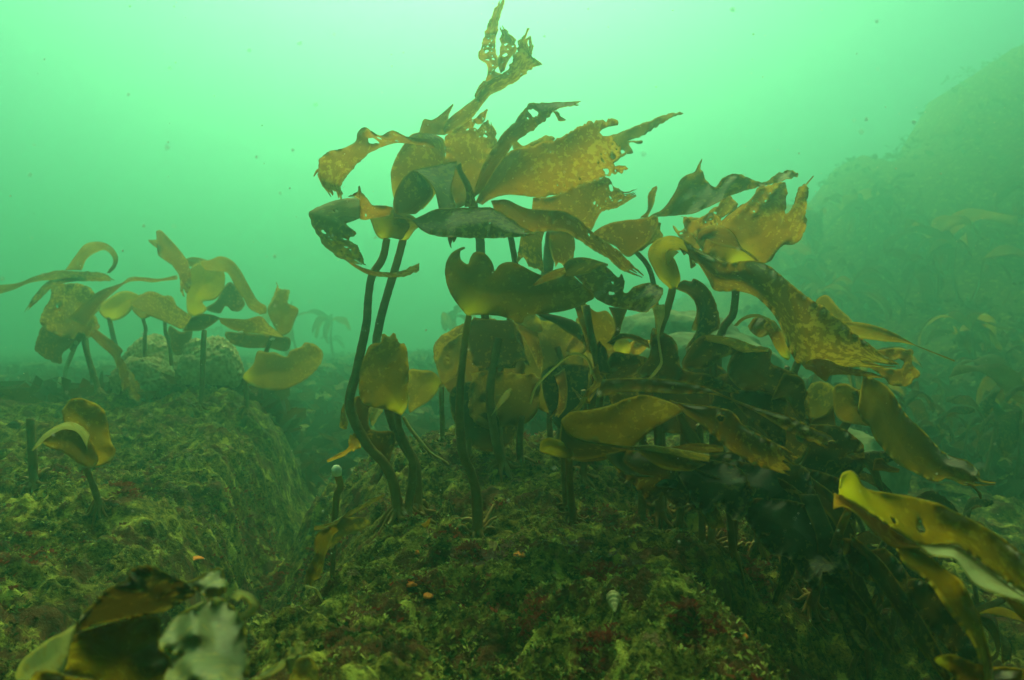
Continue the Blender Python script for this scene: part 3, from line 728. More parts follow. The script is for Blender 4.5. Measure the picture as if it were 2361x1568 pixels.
ribbon(K, 'R8', '1040,620 1060,680 1110,800 1150,850', '1085,602 1130,680 1190,760 1222,842', 1.40, 1.38, 'olive', rag=1)
ribbon(K, 'R8', '400,540 400,500 440,440 480,400 470,330 500,275', '450,545 440,500 480,450 530,400 515,340 506,278', 1.40, 1.44, 'gold', rag=5, d=3)
ribbon(K, 'R8', '250,665 300,610 360,560 400,500', '265,680 330,620 390,570 430,500', 1.36, 1.40, 'silted', rag=0, d=3)
ribbon(K, 'R8', '560,900 600,960 700,1030 800,1050 890,1050', '700,870 680,940 740,1000 800,1035 885,1046', 1.30, 1.22, 'deep', rag=1)
ribbon(K, 'R8', '1000,850 1150,820 1290,830 1370,842', '1010,862 1150,880 1290,880 1372,872', 1.36, 1.32, 'brown', rag=1)
K = plant('thin dark kelp stipe standing just left of the short pale stipe', (1304, 1172), KG)
stipe(K, '1298,1050 1299,1090 1301,1130', 1.62, 5, 6)
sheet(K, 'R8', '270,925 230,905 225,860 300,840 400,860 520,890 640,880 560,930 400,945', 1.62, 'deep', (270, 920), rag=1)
# single upright blade before the twin stipes
K = plant('small kelp with one upright brown paddle blade in front of the twin stipes', (940, 1180), KG)
stipe(K, '916,950 920,985 934,1020 950,1060 950,1110', 1.56, 8, 10)
sheet(K, 'R6', '690,622 620,590 560,578 480,562 425,520 408,440 415,330 440,232 482,140 560,122 572,66 620,86 648,55 668,90 692,130 722,130 746,222 750,400 742,550 705,618', 1.54, 'olive', (690, 612), gy=-0.02, bulge=0.04, rag=2, young=34)
# torn scraps at the foot of the twin stipes
K = plant('pale torn scrap of kelp caught low on the twin stipes', (880, 1130), KG, cat='kelp scrap', name='kelp_scrap', Y=1.64)
sheet(K, 'R6', '480,570 530,575 575,590 540,640 510,695 490,680 478,630', 1.60, 'pale', (560, 590), rag=2, bulge=0.01, d=3, holes=[(510, 620, 20, 3, 7)])
sheet(K, 'R6', '385,500 480,500 500,570 480,600 490,720 640,740 660,790 630,900 610,1000 560,900 480,850 400,720 360,600', 1.63, 'deep', (400, 520), rag=3)
ribbon(K, 'R6', '185,935 260,895 330,850 350,770 400,760', '190,950 280,915 360,870 400,860 440,800', 1.62, 1.60, 'gold', rag=6, d=3)
ribbon(K, 'R6', '705,640 750,720 830,820 900,890 990,945 1030,970', '720,630 770,710 850,810 910,880 1000,935 1032,965', 1.66, 1.74, 'silted', rag=1, d=3)
K = plant('pale torn scrap of kelp hanging at the left foot of the twin stipes', (812, 1010), KG, cat='kelp scrap', name='kelp_scrap', Y=1.66)
ribbon(K, 'R6', '300,545 285,600 275,690 300,720', '320,560 315,620 330,680 320,720', 1.64, 1.64, 'silted', rag=3, d=3)
# left small kelp behind, pale olive
K = plant('pale olive kelp seen sideways behind the upright paddle blade', (1020, 1010), KG)
stipe(K, '1018,890 1018,930 1020,980', 2.05, 6, 6, young=0.8)
sheet(K, 'R6', '978,420 900,520 800,580 752,590 745,330 840,312 930,330 985,402', 2.06, 'olive', (980, 415), rag=1, young=24, bulge=0.03)
sheet(K, 'R6', '985,410 955,330 950,250 1000,140 1070,85 1130,60 1120,200 1085,330 1030,390', 2.02, 'olive', (990, 405), rag=1, bulge=0.04, holes=[(1010, 220, 20, 2, 8)])
# murky tangle behind the heart
mk = [
 ('dim kelp behind the heart-shaped blade with a wide grey square-ended sheet', (1200, 1085), 2.05,
  [('sheet', 'R6', '1200,340 1330,318 1500,335 1640,352 1660,450 1640,602 1540,692 1420,700 1300,722 1200,660 1165,520', 2.0, 'olive', (1500, 690), dict(gy=0.01, rag=6, wave=0.025, bulge=0.01, holes=[(1300, 500, 90, 4, 12)])),
   ('rib', 'R6', '1330,620 1400,480 1450,440', '1320,630 1440,500 1465,445', 1.9, 1.92, 'pale', {}),
   ('rib', 'R6', '1230,620 1300,680 1330,780', '1280,600 1370,640 1380,780', 1.95, 1.98, 'deep', {})], '1203,960 1198,1020', 7),
 ('dark kelp behind the heart-shaped blade with hanging brown strips', (1160, 1110), 1.95,
  [('rib', 'R3', '1380,1180 1480,1190 1500,1300 1560,1420 1600,1500', '1200,1160 1150,1250 1180,1400 1200,1480 1300,1530', 1.9, 1.9, 'deep', {}),
   ('rib', 'R3', '1480,1190 1520,1260 1600,1400 1640,1500', '1640,1260 1660,1340 1680,1440 1670,1540', 1.92, 1.94, 'brown', {})], '1150,780 1130,900 1140,1000', 9),
 ('yellowish kelp behind the heart-shaped blade, its pale foot lit between dark stems', (1290, 960), 2.2,
  [('sheet', 'R3', '1480,1220 1500,1150 1560,1130 1640,1150 1680,1250 1600,1260 1540,1250', 2.15, 'yellow', (1500, 1230), dict(young=20)),
   ('sheet', 'R3', '1540,1270 1700,1240 1800,1300 1820,1400 1700,1450 1620,1380', 2.2, 'gold', (1560, 1290), {}),
   ('sheet', 'R6', '1840,170 1900,60 1990,40 1995,140 1960,200 1900,210', 2.1, 'gold', (1900, 205), dict(young=14))], '1285,800 1300,880', 7),
 ('dim kelp behind the heart kelp stipe with a rounded brown-green sheet', (1080, 1080), 2.2,
  [('sheet', 'O', '1000,800 1050,755 1130,735 1195,760 1210,850 1180,930 1120,960 1060,930 1020,880', 2.12, 'brown', (1110, 955), {}),
   ('sheet', 'O', '1040,900 1110,880 1180,900 1200,980 1150,1040 1090,1030 1050,980', 2.05, 'deep', (1090, 1030), {})], '1085,1000 1082,1040', 6),
 ('dim kelp with crossing sheets, between the heart-shaped blade and the pale loop', (1270, 1040), 2.25,
  [('sheet', 'O', '1180,745 1260,740 1330,770 1345,860 1310,950 1240,940 1195,860', 2.15, 'olive', (1250, 940), {}),
   ('sheet', 'O', '1250,860 1330,840 1400,870 1420,960 1350,1000 1280,980', 2.1, 'deep', (1300, 985), {}),
   ('sheet', 'O', '1330,735 1400,750 1440,840 1430,930 1370,920 1340,830', 2.2, 'brown', (1370, 920), {})], '1265,950 1268,1000', 6),
 ('dark slender kelp right of the heart-shaped blade, blades crossing like straps', (1345, 1010), 1.9,
  [('rib', 'R3', '1640,1140 1760,1200 1850,1260 1960,1340 2020,1420', '1700,1130 1830,1160 1920,1200 1980,1280 2040,1400', 1.75, 1.78, 'deep', {}),
   ('rib', 'R3', '1900,1085 1930,1180 1970,1300 2000,1400', '1985,1070 1975,1160 2000,1280 2030,1390', 1.72, 1.76, 'brown', {}),
   ('rib', 'R6', '1760,350 1790,450 1780,560 1720,650', '1830,300 1850,440 1840,560 1790,640', 1.95, 1.98, 'brown', {}),
   ('rib', 'R6', '1880,430 1960,500 1990,420 2000,300', '1960,560 2010,520 2060,420 2040,300', 1.85, 1.82, 'deep', {})], '1345,900 1350,960', 6),
]
for lab, bs, Yb, bl, st, r in mk:
    K = plant(lab, bs, KG, Y=Yb)
    stipe(K, st, Yb - 0.06, r, r + 2)
    for b in bl:
        if b[0] == 'sheet': sheet(K, b[1], b[2], b[3], b[4], b[5], **dict(dict(rag=2, bulge=0.03), **b[6]))
        else: ribbon(K, b[1], b[2], b[3], b[4], b[5], b[6], rag=2)
# right-hand dark thicket
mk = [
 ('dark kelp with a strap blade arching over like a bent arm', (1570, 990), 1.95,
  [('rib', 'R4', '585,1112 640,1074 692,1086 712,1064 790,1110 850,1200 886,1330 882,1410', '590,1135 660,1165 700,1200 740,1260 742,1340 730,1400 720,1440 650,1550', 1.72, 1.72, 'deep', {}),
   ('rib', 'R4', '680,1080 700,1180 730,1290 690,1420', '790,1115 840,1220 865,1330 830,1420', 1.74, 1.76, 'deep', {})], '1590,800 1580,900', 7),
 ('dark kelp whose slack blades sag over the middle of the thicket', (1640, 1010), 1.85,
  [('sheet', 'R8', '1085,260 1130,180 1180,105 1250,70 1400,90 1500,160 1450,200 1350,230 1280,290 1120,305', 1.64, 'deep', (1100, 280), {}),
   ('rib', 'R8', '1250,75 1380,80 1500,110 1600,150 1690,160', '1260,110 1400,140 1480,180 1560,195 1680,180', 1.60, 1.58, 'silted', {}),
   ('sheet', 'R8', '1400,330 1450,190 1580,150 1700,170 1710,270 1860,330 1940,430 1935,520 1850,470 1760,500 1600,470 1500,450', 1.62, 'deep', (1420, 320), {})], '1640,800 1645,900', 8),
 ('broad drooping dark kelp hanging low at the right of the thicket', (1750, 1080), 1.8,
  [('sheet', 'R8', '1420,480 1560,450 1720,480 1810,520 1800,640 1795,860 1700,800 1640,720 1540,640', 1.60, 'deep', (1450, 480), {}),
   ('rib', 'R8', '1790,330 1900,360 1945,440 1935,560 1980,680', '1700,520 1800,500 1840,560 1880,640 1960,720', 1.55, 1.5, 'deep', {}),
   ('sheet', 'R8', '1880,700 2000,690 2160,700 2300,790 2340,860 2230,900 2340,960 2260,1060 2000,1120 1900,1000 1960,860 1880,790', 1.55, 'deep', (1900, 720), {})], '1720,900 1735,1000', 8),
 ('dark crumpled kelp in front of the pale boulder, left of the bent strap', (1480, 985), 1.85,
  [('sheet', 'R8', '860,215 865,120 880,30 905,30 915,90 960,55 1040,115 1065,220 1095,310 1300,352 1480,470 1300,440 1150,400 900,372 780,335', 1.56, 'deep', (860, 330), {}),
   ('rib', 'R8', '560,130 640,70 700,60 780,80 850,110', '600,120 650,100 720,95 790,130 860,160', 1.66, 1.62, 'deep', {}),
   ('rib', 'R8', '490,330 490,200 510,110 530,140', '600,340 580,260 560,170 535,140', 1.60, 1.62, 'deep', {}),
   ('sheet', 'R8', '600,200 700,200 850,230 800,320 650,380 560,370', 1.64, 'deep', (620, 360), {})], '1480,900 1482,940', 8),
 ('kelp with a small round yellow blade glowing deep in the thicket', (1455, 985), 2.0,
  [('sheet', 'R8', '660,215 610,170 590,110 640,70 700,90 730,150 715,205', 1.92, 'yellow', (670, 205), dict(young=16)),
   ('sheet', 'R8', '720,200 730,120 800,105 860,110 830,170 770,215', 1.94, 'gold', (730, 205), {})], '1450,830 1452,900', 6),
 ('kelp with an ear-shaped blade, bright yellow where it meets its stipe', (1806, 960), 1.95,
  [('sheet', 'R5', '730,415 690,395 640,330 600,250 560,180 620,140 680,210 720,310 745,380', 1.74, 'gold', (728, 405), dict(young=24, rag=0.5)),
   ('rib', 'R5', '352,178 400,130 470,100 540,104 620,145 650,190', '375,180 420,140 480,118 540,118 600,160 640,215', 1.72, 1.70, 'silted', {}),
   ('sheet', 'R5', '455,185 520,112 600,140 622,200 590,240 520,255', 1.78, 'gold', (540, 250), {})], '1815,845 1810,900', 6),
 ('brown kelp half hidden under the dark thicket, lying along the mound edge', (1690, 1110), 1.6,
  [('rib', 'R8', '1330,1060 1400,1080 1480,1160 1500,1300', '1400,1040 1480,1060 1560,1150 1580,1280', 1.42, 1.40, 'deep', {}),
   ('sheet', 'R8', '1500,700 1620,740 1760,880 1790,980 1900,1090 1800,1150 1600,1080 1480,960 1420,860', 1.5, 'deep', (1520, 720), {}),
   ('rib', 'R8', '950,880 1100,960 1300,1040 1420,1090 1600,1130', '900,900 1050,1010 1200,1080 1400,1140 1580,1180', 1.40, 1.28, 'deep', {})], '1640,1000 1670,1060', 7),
 ('dark kelp at the lip of the chasm with narrow ragged blades added to darken it', (1690, 1120), 1.8,  # blades added to deepen the shade right of the mound
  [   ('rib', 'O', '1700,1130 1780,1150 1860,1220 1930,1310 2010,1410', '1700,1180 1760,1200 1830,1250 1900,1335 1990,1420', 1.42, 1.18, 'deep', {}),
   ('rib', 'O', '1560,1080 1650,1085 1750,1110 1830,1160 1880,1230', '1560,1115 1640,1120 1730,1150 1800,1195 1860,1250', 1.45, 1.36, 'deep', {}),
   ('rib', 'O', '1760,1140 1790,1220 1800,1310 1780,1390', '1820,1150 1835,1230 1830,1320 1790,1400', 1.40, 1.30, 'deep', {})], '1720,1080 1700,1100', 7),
 ('dark kelp crowding the mound edge, its blades added to darken the chasm there', (1800, 1130), 1.8,  # added blades that keep light out of the chasm
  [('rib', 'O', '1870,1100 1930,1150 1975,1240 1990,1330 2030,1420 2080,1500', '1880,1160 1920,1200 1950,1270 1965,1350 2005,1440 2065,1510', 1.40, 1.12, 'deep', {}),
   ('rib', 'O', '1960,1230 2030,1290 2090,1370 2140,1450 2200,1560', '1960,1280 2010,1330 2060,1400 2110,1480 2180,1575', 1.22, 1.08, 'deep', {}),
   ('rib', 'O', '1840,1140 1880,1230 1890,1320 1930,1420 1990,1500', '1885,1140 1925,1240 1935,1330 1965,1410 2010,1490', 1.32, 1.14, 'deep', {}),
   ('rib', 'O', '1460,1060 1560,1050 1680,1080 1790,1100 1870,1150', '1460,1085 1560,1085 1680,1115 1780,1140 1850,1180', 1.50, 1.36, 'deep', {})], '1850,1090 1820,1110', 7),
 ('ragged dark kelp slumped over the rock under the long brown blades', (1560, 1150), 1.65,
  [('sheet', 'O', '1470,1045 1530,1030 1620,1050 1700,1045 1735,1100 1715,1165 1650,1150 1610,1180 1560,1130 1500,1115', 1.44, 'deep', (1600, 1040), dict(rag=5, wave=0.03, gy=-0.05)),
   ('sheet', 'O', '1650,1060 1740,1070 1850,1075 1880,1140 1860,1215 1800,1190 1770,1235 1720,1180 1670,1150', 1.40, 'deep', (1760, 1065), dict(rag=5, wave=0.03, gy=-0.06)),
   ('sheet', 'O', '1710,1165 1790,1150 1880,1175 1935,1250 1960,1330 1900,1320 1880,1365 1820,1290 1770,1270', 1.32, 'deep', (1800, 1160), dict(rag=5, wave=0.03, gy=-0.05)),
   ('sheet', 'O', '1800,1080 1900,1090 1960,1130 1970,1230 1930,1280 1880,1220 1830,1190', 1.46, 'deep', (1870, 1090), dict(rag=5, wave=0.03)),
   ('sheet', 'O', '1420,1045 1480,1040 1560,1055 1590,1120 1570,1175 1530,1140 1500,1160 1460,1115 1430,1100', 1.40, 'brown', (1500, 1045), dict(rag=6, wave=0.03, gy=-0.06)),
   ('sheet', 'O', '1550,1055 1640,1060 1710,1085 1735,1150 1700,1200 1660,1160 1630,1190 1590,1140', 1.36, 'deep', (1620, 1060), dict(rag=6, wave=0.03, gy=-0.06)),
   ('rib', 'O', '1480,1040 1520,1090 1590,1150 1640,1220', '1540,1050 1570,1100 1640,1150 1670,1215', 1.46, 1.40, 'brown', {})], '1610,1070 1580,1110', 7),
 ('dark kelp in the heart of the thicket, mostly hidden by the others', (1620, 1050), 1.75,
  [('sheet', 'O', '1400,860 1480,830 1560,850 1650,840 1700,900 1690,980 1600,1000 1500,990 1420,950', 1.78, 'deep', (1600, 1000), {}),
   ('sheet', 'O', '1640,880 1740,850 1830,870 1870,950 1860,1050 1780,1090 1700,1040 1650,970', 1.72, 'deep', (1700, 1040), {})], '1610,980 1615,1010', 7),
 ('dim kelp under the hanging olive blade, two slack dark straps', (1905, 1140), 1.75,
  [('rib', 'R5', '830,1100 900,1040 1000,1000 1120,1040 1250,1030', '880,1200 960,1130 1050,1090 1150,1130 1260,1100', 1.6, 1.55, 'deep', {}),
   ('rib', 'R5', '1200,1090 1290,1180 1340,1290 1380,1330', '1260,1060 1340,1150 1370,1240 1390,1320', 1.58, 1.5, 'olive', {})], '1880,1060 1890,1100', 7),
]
for lab, bs, Yb, bl, st, r in mk:
    K = plant(lab, bs, KG, Y=Yb)
    stipe(K, st, Yb - 0.12, r, r + 2)
    for b in bl:
        if b[0] == 'sheet': sheet(K, b[1], b[2], b[3], b[4], b[5], **dict(dict(rag=2, bulge=0.04, wave=0.02), **b[6]))
        else: ribbon(K, b[1], b[2], b[3], b[4], b[5], b[6], rag=1.5, wave=0.018)
# thin pale threads of old blade
K = plant('thin pale curled thread of old kelp looping over the tangle', (1363, 900), KG, Y=1.5, name='kelp_thread', cat='kelp scrap')
ribbon(K, 'R8', '28,545 62,440 100,385 175,312 250,245 318,200 370,196 430,225 460,280 470,340', '38,548 74,445 112,392 185,320 256,256 322,212 368,210 420,238 446,285 455,345', 1.44, 1.46, 'pale', rag=0, d=3, bulge=0.004)
K = plant('pale bleached strip of kelp tapering to a hooked thread below the orange end', (1490, 880), KG, Y=1.6, name='kelp_thread', cat='kelp scrap')
ribbon(K, 'R4', '418,1250 440,1330 455,1440 470,1560 478,1640 440,1700 380,1770', '502,1240 505,1320 470,1440 482,1560 490,1650 452,1712 384,1776', 1.52, 1.46, 'pale', rag=1, d=3, bulge=0.01)

# ------------------------------------------------------------------ close to the camera
NG = 'kelps close to the camera'
K = plant('large near kelp in the lower right corner, yellow-footed with a white underside fold', (1870, 1395), NG)
stipe(K, '1955,1180 1940,1215 1918,1275', 1.0, 9, 11, young=0.5)
ribbon(K, 'B3', '1085,225 1100,140 1150,108 1200,135 1262,228 1400,262 1560,282 1750,332 1900,402 2050,472 2200,572 2420,735', '1080,275 1130,300 1200,342 1350,432 1480,520 1600,602 1700,640 1800,630 1880,612 2000,690 2150,800 2420,1000', 0.98, 0.74, 'olive', tilt=(0.05, 0.02), rag=0.5, young=120, bulge=0.025, holes=[(0.30, 0.72, 0.005, 1, 26), (0.44, 0.62, 0.003, 1, 16)], d=8)
ribbon(K, 'B3', '1640,625 1740,622 1880,610 2000,682 2150,802 2420,1010', '1660,640 1720,690 1800,702 1880,718 1950,802 2020,890 2150,950 2420,1030', 0.84, 0.70, 'pale', tilt=(-0.08, -0.12), rag=0, bulge=0.02, d=8)
ribbon(K, 'B3', '1045,262 1140,310 1250,380 1400,480 1500,552 1600,612 1680,640', '1040,370 1130,362 1250,452 1350,560 1450,632 1560,642 1640,640', 1.0, 0.86, 'gold', tilt=0.03, rag=0, d=8)
ribbon(K, 'B3', '1480,640 1600,640 1700,700 1830,800 1930,880 2050,1120 2130,1400 2150,1560', '1480,650 1540,760 1680,860 1760,960 1850,1100 1980,1250 2050,1400 2080,1560', 0.92, 0.8, 'olive', tilt=0.04, rag=1, d=8)
ribbon(K, 'B3', '2200,975 2300,1000 2420,1080', '2230,990 2320,1100 2420,1200', 0.74, 0.7, 'gold', rag=0, d=8)
K = plant('near kelp at the bottom right corner, only a yellow-edged dark blade in view', (2240, 1590), NG, Y=0.9)
sheet(K, 'B3', '1740,1420 1850,1375 1960,1420 2100,1460 2420,1500 2420,1650 2000,1650 1850,1500', 0.82, 'gold', (1760, 1420), rag=0.5, bulge=0.04, young=30, d=9)
for lab, bs, Yb, shp in [
  ('dark slack kelp blade filling the chasm beside the mound edge', (1880, 1420), 1.3, '1090,600 1150,580 1220,640 1290,660 1400,650 1500,740 1580,850 1650,900 1620,1050 1500,1000 1380,900 1250,850 1150,760'),
  ('dark kelp blade hanging lower in the chasm, below the slack one', (2010, 1500), 1.25, '1560,860 1700,880 1800,950 1950,1200 2080,1350 2120,1500 1950,1480 1800,1300 1650,1150 1560,1000')]:
    K = plant(lab, bs, NG, Y=Yb)
    sheet(K, 'B3', shp, Yb - 0.1, 'deep', tuple(float(q) for q in shp.split()[0].split(',')), rag=2, bulge=0.05, wave=0.03, d=9)
K = plant('crumpled near kelp at the lower left, a brown arch with pale wrinkled folds', (330, 1610), NG, Y=0.74)
ribbon(K, 'R7', '510,1230 560,1120 640,1035 740,930 830,886 900,862 885,812 960,770 1080,778 1160,850', '540,1215 700,1165 850,1140 1000,1115 1130,1085 1250,1020 1345,960 1350,920 1280,900 1200,880', 0.74, 0.80, 'deep', tilt=0.10, rag=2, bulge=0.05, wave=0.03, d=9)
sheet(K, 'R7', '120,1560 150,1430 320,1290 440,1225 530,1175 490,1300 440,1480 300,1560', 0.70, 'pale', (480, 1250), rag=0.5, bulge=0.03, gx=-0.04, d=9)
sheet(K, 'R7', '1100,1330 1170,1172 1330,1052 1500,990 1600,1040 1692,1160 1700,1300 1670,1600 1170,1600 1190,1440 1240,1380', 0.70, 'greygreen', (1600, 1100), rag=3, bulge=0.05, wave=0.035, gy=-0.09, wl=50, d=9)
sheet(K, 'R7', '1110,830 1220,880 1330,870 1450,800 1540,800 1560,940 1450,980 1330,930 1150,920', 0.80, 'silted', (1130, 880), rag=3, bulge=0.03, wave=0.025, wl=40, d=9)
ribbon(K, 'R7', '1590,985 1640,940 1720,965 1785,1030 1760,1090 1660,1135', '1640,1010 1665,985 1700,1000 1730,1040 1710,1080 1650,1110', 0.66, 0.64, 'pale', rag=1, d=7, tilt=0.05)
sheet(K, 'R7', '450,1560 480,1300 560,1230 760,1170 1050,1120 1110,1160 1100,1330 1180,1420 1120,1600 500,1600', 0.78, 'olive', (800, 1150), rag=1, bulge=0.05, wave=0.03, d=9)
sheet(K, 'R7', '200,1560 300,1490 480,1530 650,1560 640,1640 200,1640', 0.62, 'olive', (300, 1500), rag=0.5, bulge=0.02, d=9)
K = plant('near scrap of pale kelp with a forked white end, right of the crumpled one', (690, 1600), NG, Y=0.8, name='kelp_scrap', cat='kelp scrap')
ribbon(K, 'R7', '1720,1560 1830,1500 1950,1420 2020,1320 2050,1270 2085,1275', '1750,1570 1870,1530 1990,1440 2030,1420 2090,1370 2112,1310', 0.74, 0.80, 'pale', rag=2, d=5)
ribbon(K, 'R7', '1975,1420 1990,1470 2005,1510', '2050,1400 2025,1460 2015,1510', 0.78, 0.78, 'pale', rag=1, d=5)
sheet(K, 'R7', '2050,1420 2150,1400 2195,1500 2180,1600 2000,1600', 0.82, 'silted', (2080, 1420), rag=1, d=7)
K = plant('kelp on the left mound with a dark square blade above a pale-edged fold', (230, 1168), NG, )
stipe(K, '195,1075 207,1100 222,1140', 1.62, 7, 8)
sheet(K, 'R1', '430,1310 440,1270 490,1212 560,1200 640,1222 700,1260 735,1320 770,1500 800,1560 760,1640 640,1660 520,1560 470,1420', 1.58, 'olive', (600, 1640), rag=1, bulge=0.05, wave=0.02)
ribbon(K, 'R1', '215,1560 280,1470 380,1395 480,1362 560,1392 620,1450', '225,1562 300,1500 390,1440 460,1420 540,1450 600,1560', 1.50, 1.50, 'pale', rag=0, bulge=0.03, tilt=0.06)
sheet(K, 'R1', '300,1510 400,1430 500,1400 600,1450 680,1600 640,1680 560,1660 450,1580', 1.52, 'olive', (600, 1650), rag=1, bulge=0.04)
K = plant('bare kelp stem without a blade, standing at the left edge', (78, 1118), NG)
stipe(K, '70,965 72,1010 76,1060', K.location.y + 0.01, 9, 10)
K = plant('broken kelp stump with a white cut top beside the draped torn blade', (765, 1200), KG, name='kelp_stump', cat='kelp stump', Y=1.5)
stipe(K, '776,1082 780,1100 785,1125 775,1155', 1.45, 9, 5, young=1.0)
M['cut'] = plain_mat('cut_stipe', (0.62, 0.70, 0.40), (0.85, 0.88, 0.62), 120)
V_, F_ = tube_mesh([at(776, 1073, 1.44), at(776, 1080, 1.44), at(777, 1096, 1.442)], [0.005, 0.0098, 0.0095], 10, 0.1)
mesh_obj('cut_top', V_, F_, M['cut'], K)
K = plant('old torn kelp blade draped down the left side of the middle mound', (745, 1330), KG, Y=1.28, name='kelp_scrap', cat='kelp scrap')
ribbon(K, 'B1', '275,495 390,470 500,400 620,330 750,272', '270,520 400,500 520,420 640,350 760,280', 1.36, 1.50, 'silted', rag=3, bulge=0.02)
ribbon(K, 'B1', '420,480 340,510 285,560 270,640 275,700 225,770 205,850 205,910', '440,520 400,560 380,620 340,720 320,800 280,870 260,900 240,925', 1.34, 1.24, 'olive', rag=5, bulge=0.03, tilt=0.04, d=5)
ribbon(K, 'B1', '205,900 285,925 320,980 345,1060 345,1200 355,1340', '215,925 280,935 330,1020 358,1060 352,1200 362,1340', 1.24, 1.16, 'pale', rag=2, d=3)
sheet(K, 'B1', '365,1345 400,1335 430,1370 410,1425 375,1420', 1.14, 'silted', (380, 1345), rag=1, d=4)
sheet(K, 'B1', '430,450 520,430 640,440 650,480 560,540 480,560 400,640 380,600', 1.40, 'silted', (440, 470), rag=3)
K = plant('tiny kelp sprout with a wedge-shaped blade on the front of the mound', (988, 1238), KG, name='kelp_sprout')
stipe(K, '984,1212', 1.50, 2, 2, foot=False)
sheet(K, 'B1', '1050,510 1010,482 1040,465 1072,440 1070,475', 1.49, 'gold', (1050, 508), rag=0.5, bulge=0, wave=0.003, d=3)

# ------------------------------------------------------------------ kelps of the left mound
LG = 'kelps on the left mound'
YS[0] = 1.38
K = plant('far left kelp with a thin blade looping over like a handle above its drooping mass', (228, 905), LG)
stipe(K, '190,770 205,830 218,870', 2.35, 6, 7)
ribbon(K, 'R1', '450,312 522,212 590,132 690,116 772,152 816,222 800,290 760,332', '565,312 602,232 682,182 732,176 778,222 780,272 752,312 742,332', 2.35, 2.28, 'olive', rag=0.5, tilt=0.06)
ribbon(K, 'R1', '-60,420 120,402 250,352 400,316 540,322 700,332 790,382', '-60,490 80,452 200,402 330,382 500,386 650,388 772,388', 2.2, 2.32, 'silted', rag=2, tilt=0.06)
ribbon(K, 'R1', '560,340 430,360 320,400 240,490 170,600', '600,380 450,400 350,440 290,500 190,590', 2.3, 2.25, 'silted', rag=2)
sheet(K, 'R1', '370,425 490,402 600,422 662,482 700,562 642,642 690,702 622,762 560,792 400,762 282,682 302,582 350,502', 2.36, 'mottled', (560, 780), rag=2, bulge=0.08, wave=0.03, holes=[(430, 590, 40, 2, 10)])
ribbon(K, 'R1', '470,645 600,522 700,452 840,402 900,362 1000,362 1100,372 1225,346', '600,700 690,560 780,472 870,402 960,386 1050,396 1130,386 1228,376', 2.26, 2.34, 'brown', rag=1)
sheet(K, 'R1', '300,700 420,760 560,790 440,880 420,960 330,930 240,860 260,780', 2.4, 'deep', (540, 780), rag=3, bulge=0.04)
ribbon(K, 'R1', '640,700 720,760 800,820 850,870 830,900 900,1000 960,1110 1040,1240', '620,760 690,830 750,880 790,930 830,1060 860,1180 940,1220 1030,1250', 2.3, 2.3, 'brown', rag=4)
K = plant('far left kelp stem, pale and bent, under the drooping mass', (152, 895), LG)
stipe(K, '176,790 160,830 150,860', 2.3, 5, 5, mat='pale')
ribbon(K, 'R1', '540,740 500,810 470,860', '590,760 540,830 490,870', 2.32, 2.32, 'olive', rag=2)
K = plant('far left kelp with a yellow blade passing behind into a mottled orange strap', (262, 890), LG)
stipe(K, '252,735 262,780 275,840', 2.5, 5, 6, young=0.5)
sheet(K, 'R1', '680,572 760,502 852,456 962,492 905,592 850,642 782,662 722,642', 2.5, 'yellow', (770, 655), rag=1, young=20, bulge=0.04)
ribbon(K, 'R1', '900,542 1022,460 1130,490 1200,542 1282,602 1335,642', '930,572 1000,612 1122,662 1232,712 1280,715 1332,692', 2.46, 2.36, 'mottled', rag=1, tilt=0.06)
sheet(K, 'R1', '1170,700 1250,740 1330,730 1300,850 1230,900 1160,840', 2.5, 'deep', (1300, 730), rag=1)
K = plant('left kelp standing tall between the knobbly mounds with a yellow crown of three straps', (462, 942), LG)
stipe(K, '471,762 469,800 467,860 465,910', 2.2, 6, 6, young=0.5)
ribbon(K, 'R1', '1080,45 1110,35 1160,82 1242,172 1302,262 1326,372 1312,465', '1090,190 1100,215 1150,250 1192,282 1240,352 1250,452 1275,495', 2.22, 2.28, 'brown', rag=4, tipcut=6)
ribbon(K, 'R1', '1025,102 1080,105 1130,130', '1040,125 1090,160 1120,150', 2.24, 2.24, 'silted', rag=2, d=3)
sheet(K, 'R1', '1310,625 1290,522 1322,302 1400,262 1452,292 1542,312 1552,422 1492,512 1402,532 1432,582 1382,622', 2.30, 'yellow', (1350, 615), rag=0.5, young=40, bulge=0.05)
ribbon(K, 'R1', '1380,252 1450,242 1522,216 1600,242 1662,312 1722,422 1782,522 1842,562 1842,612', '1420,312 1500,322 1572,332 1622,412 1682,502 1720,570 1760,600 1790,612 1800,620', 2.26, 2.2, 'olive', rag=0.5, tilt=0.05)
sheet(K, 'R1', '1270,250 1330,222 1420,240 1480,290 1400,262 1320,290', 2.34, 'silted', (1320, 280), rag=1, d=4)
ribbon(K, 'R1', '1322,642 1400,616 1470,622 1522,642', '1260,732 1380,732 1450,700 1522,648', 2.2, 2.16, 'deep', rag=0, bulge=0.03)
ribbon(K, 'R1', '1510,642 1620,648 1702,652 1802,632 1862,692 1962,772', '1530,680 1600,720 1682,742 1802,752 1880,765 1955,775', 2.18, 2.12, 'mottled', rag=0.5, tilt=0.06)
sheet(K, 'R1', '1420,580 1500,520 1570,400 1640,430 1690,560 1620,600 1560,560 1520,610', 2.4, 'deep', (1430, 580), rag=2)
K = plant('left kelp with a wide fan blade opening low towards the gap, frayed at its rim', (568, 950), LG)
stipe(K, '566,868 567,900 569,930', 2.18, 5, 6)
sheet(K, 'R1', '1680,1045 1752,962 1782,872 1850,882 1902,880 1980,912 2010,870 2082,842 2110,815 2162,820 2200,840 2232,882 2222,952 2122,1062 1982,1132 1852,1142 1732,1102', 2.15, 'olive', (1700, 1045), rag=1.5, bulge=0.05, young=18)
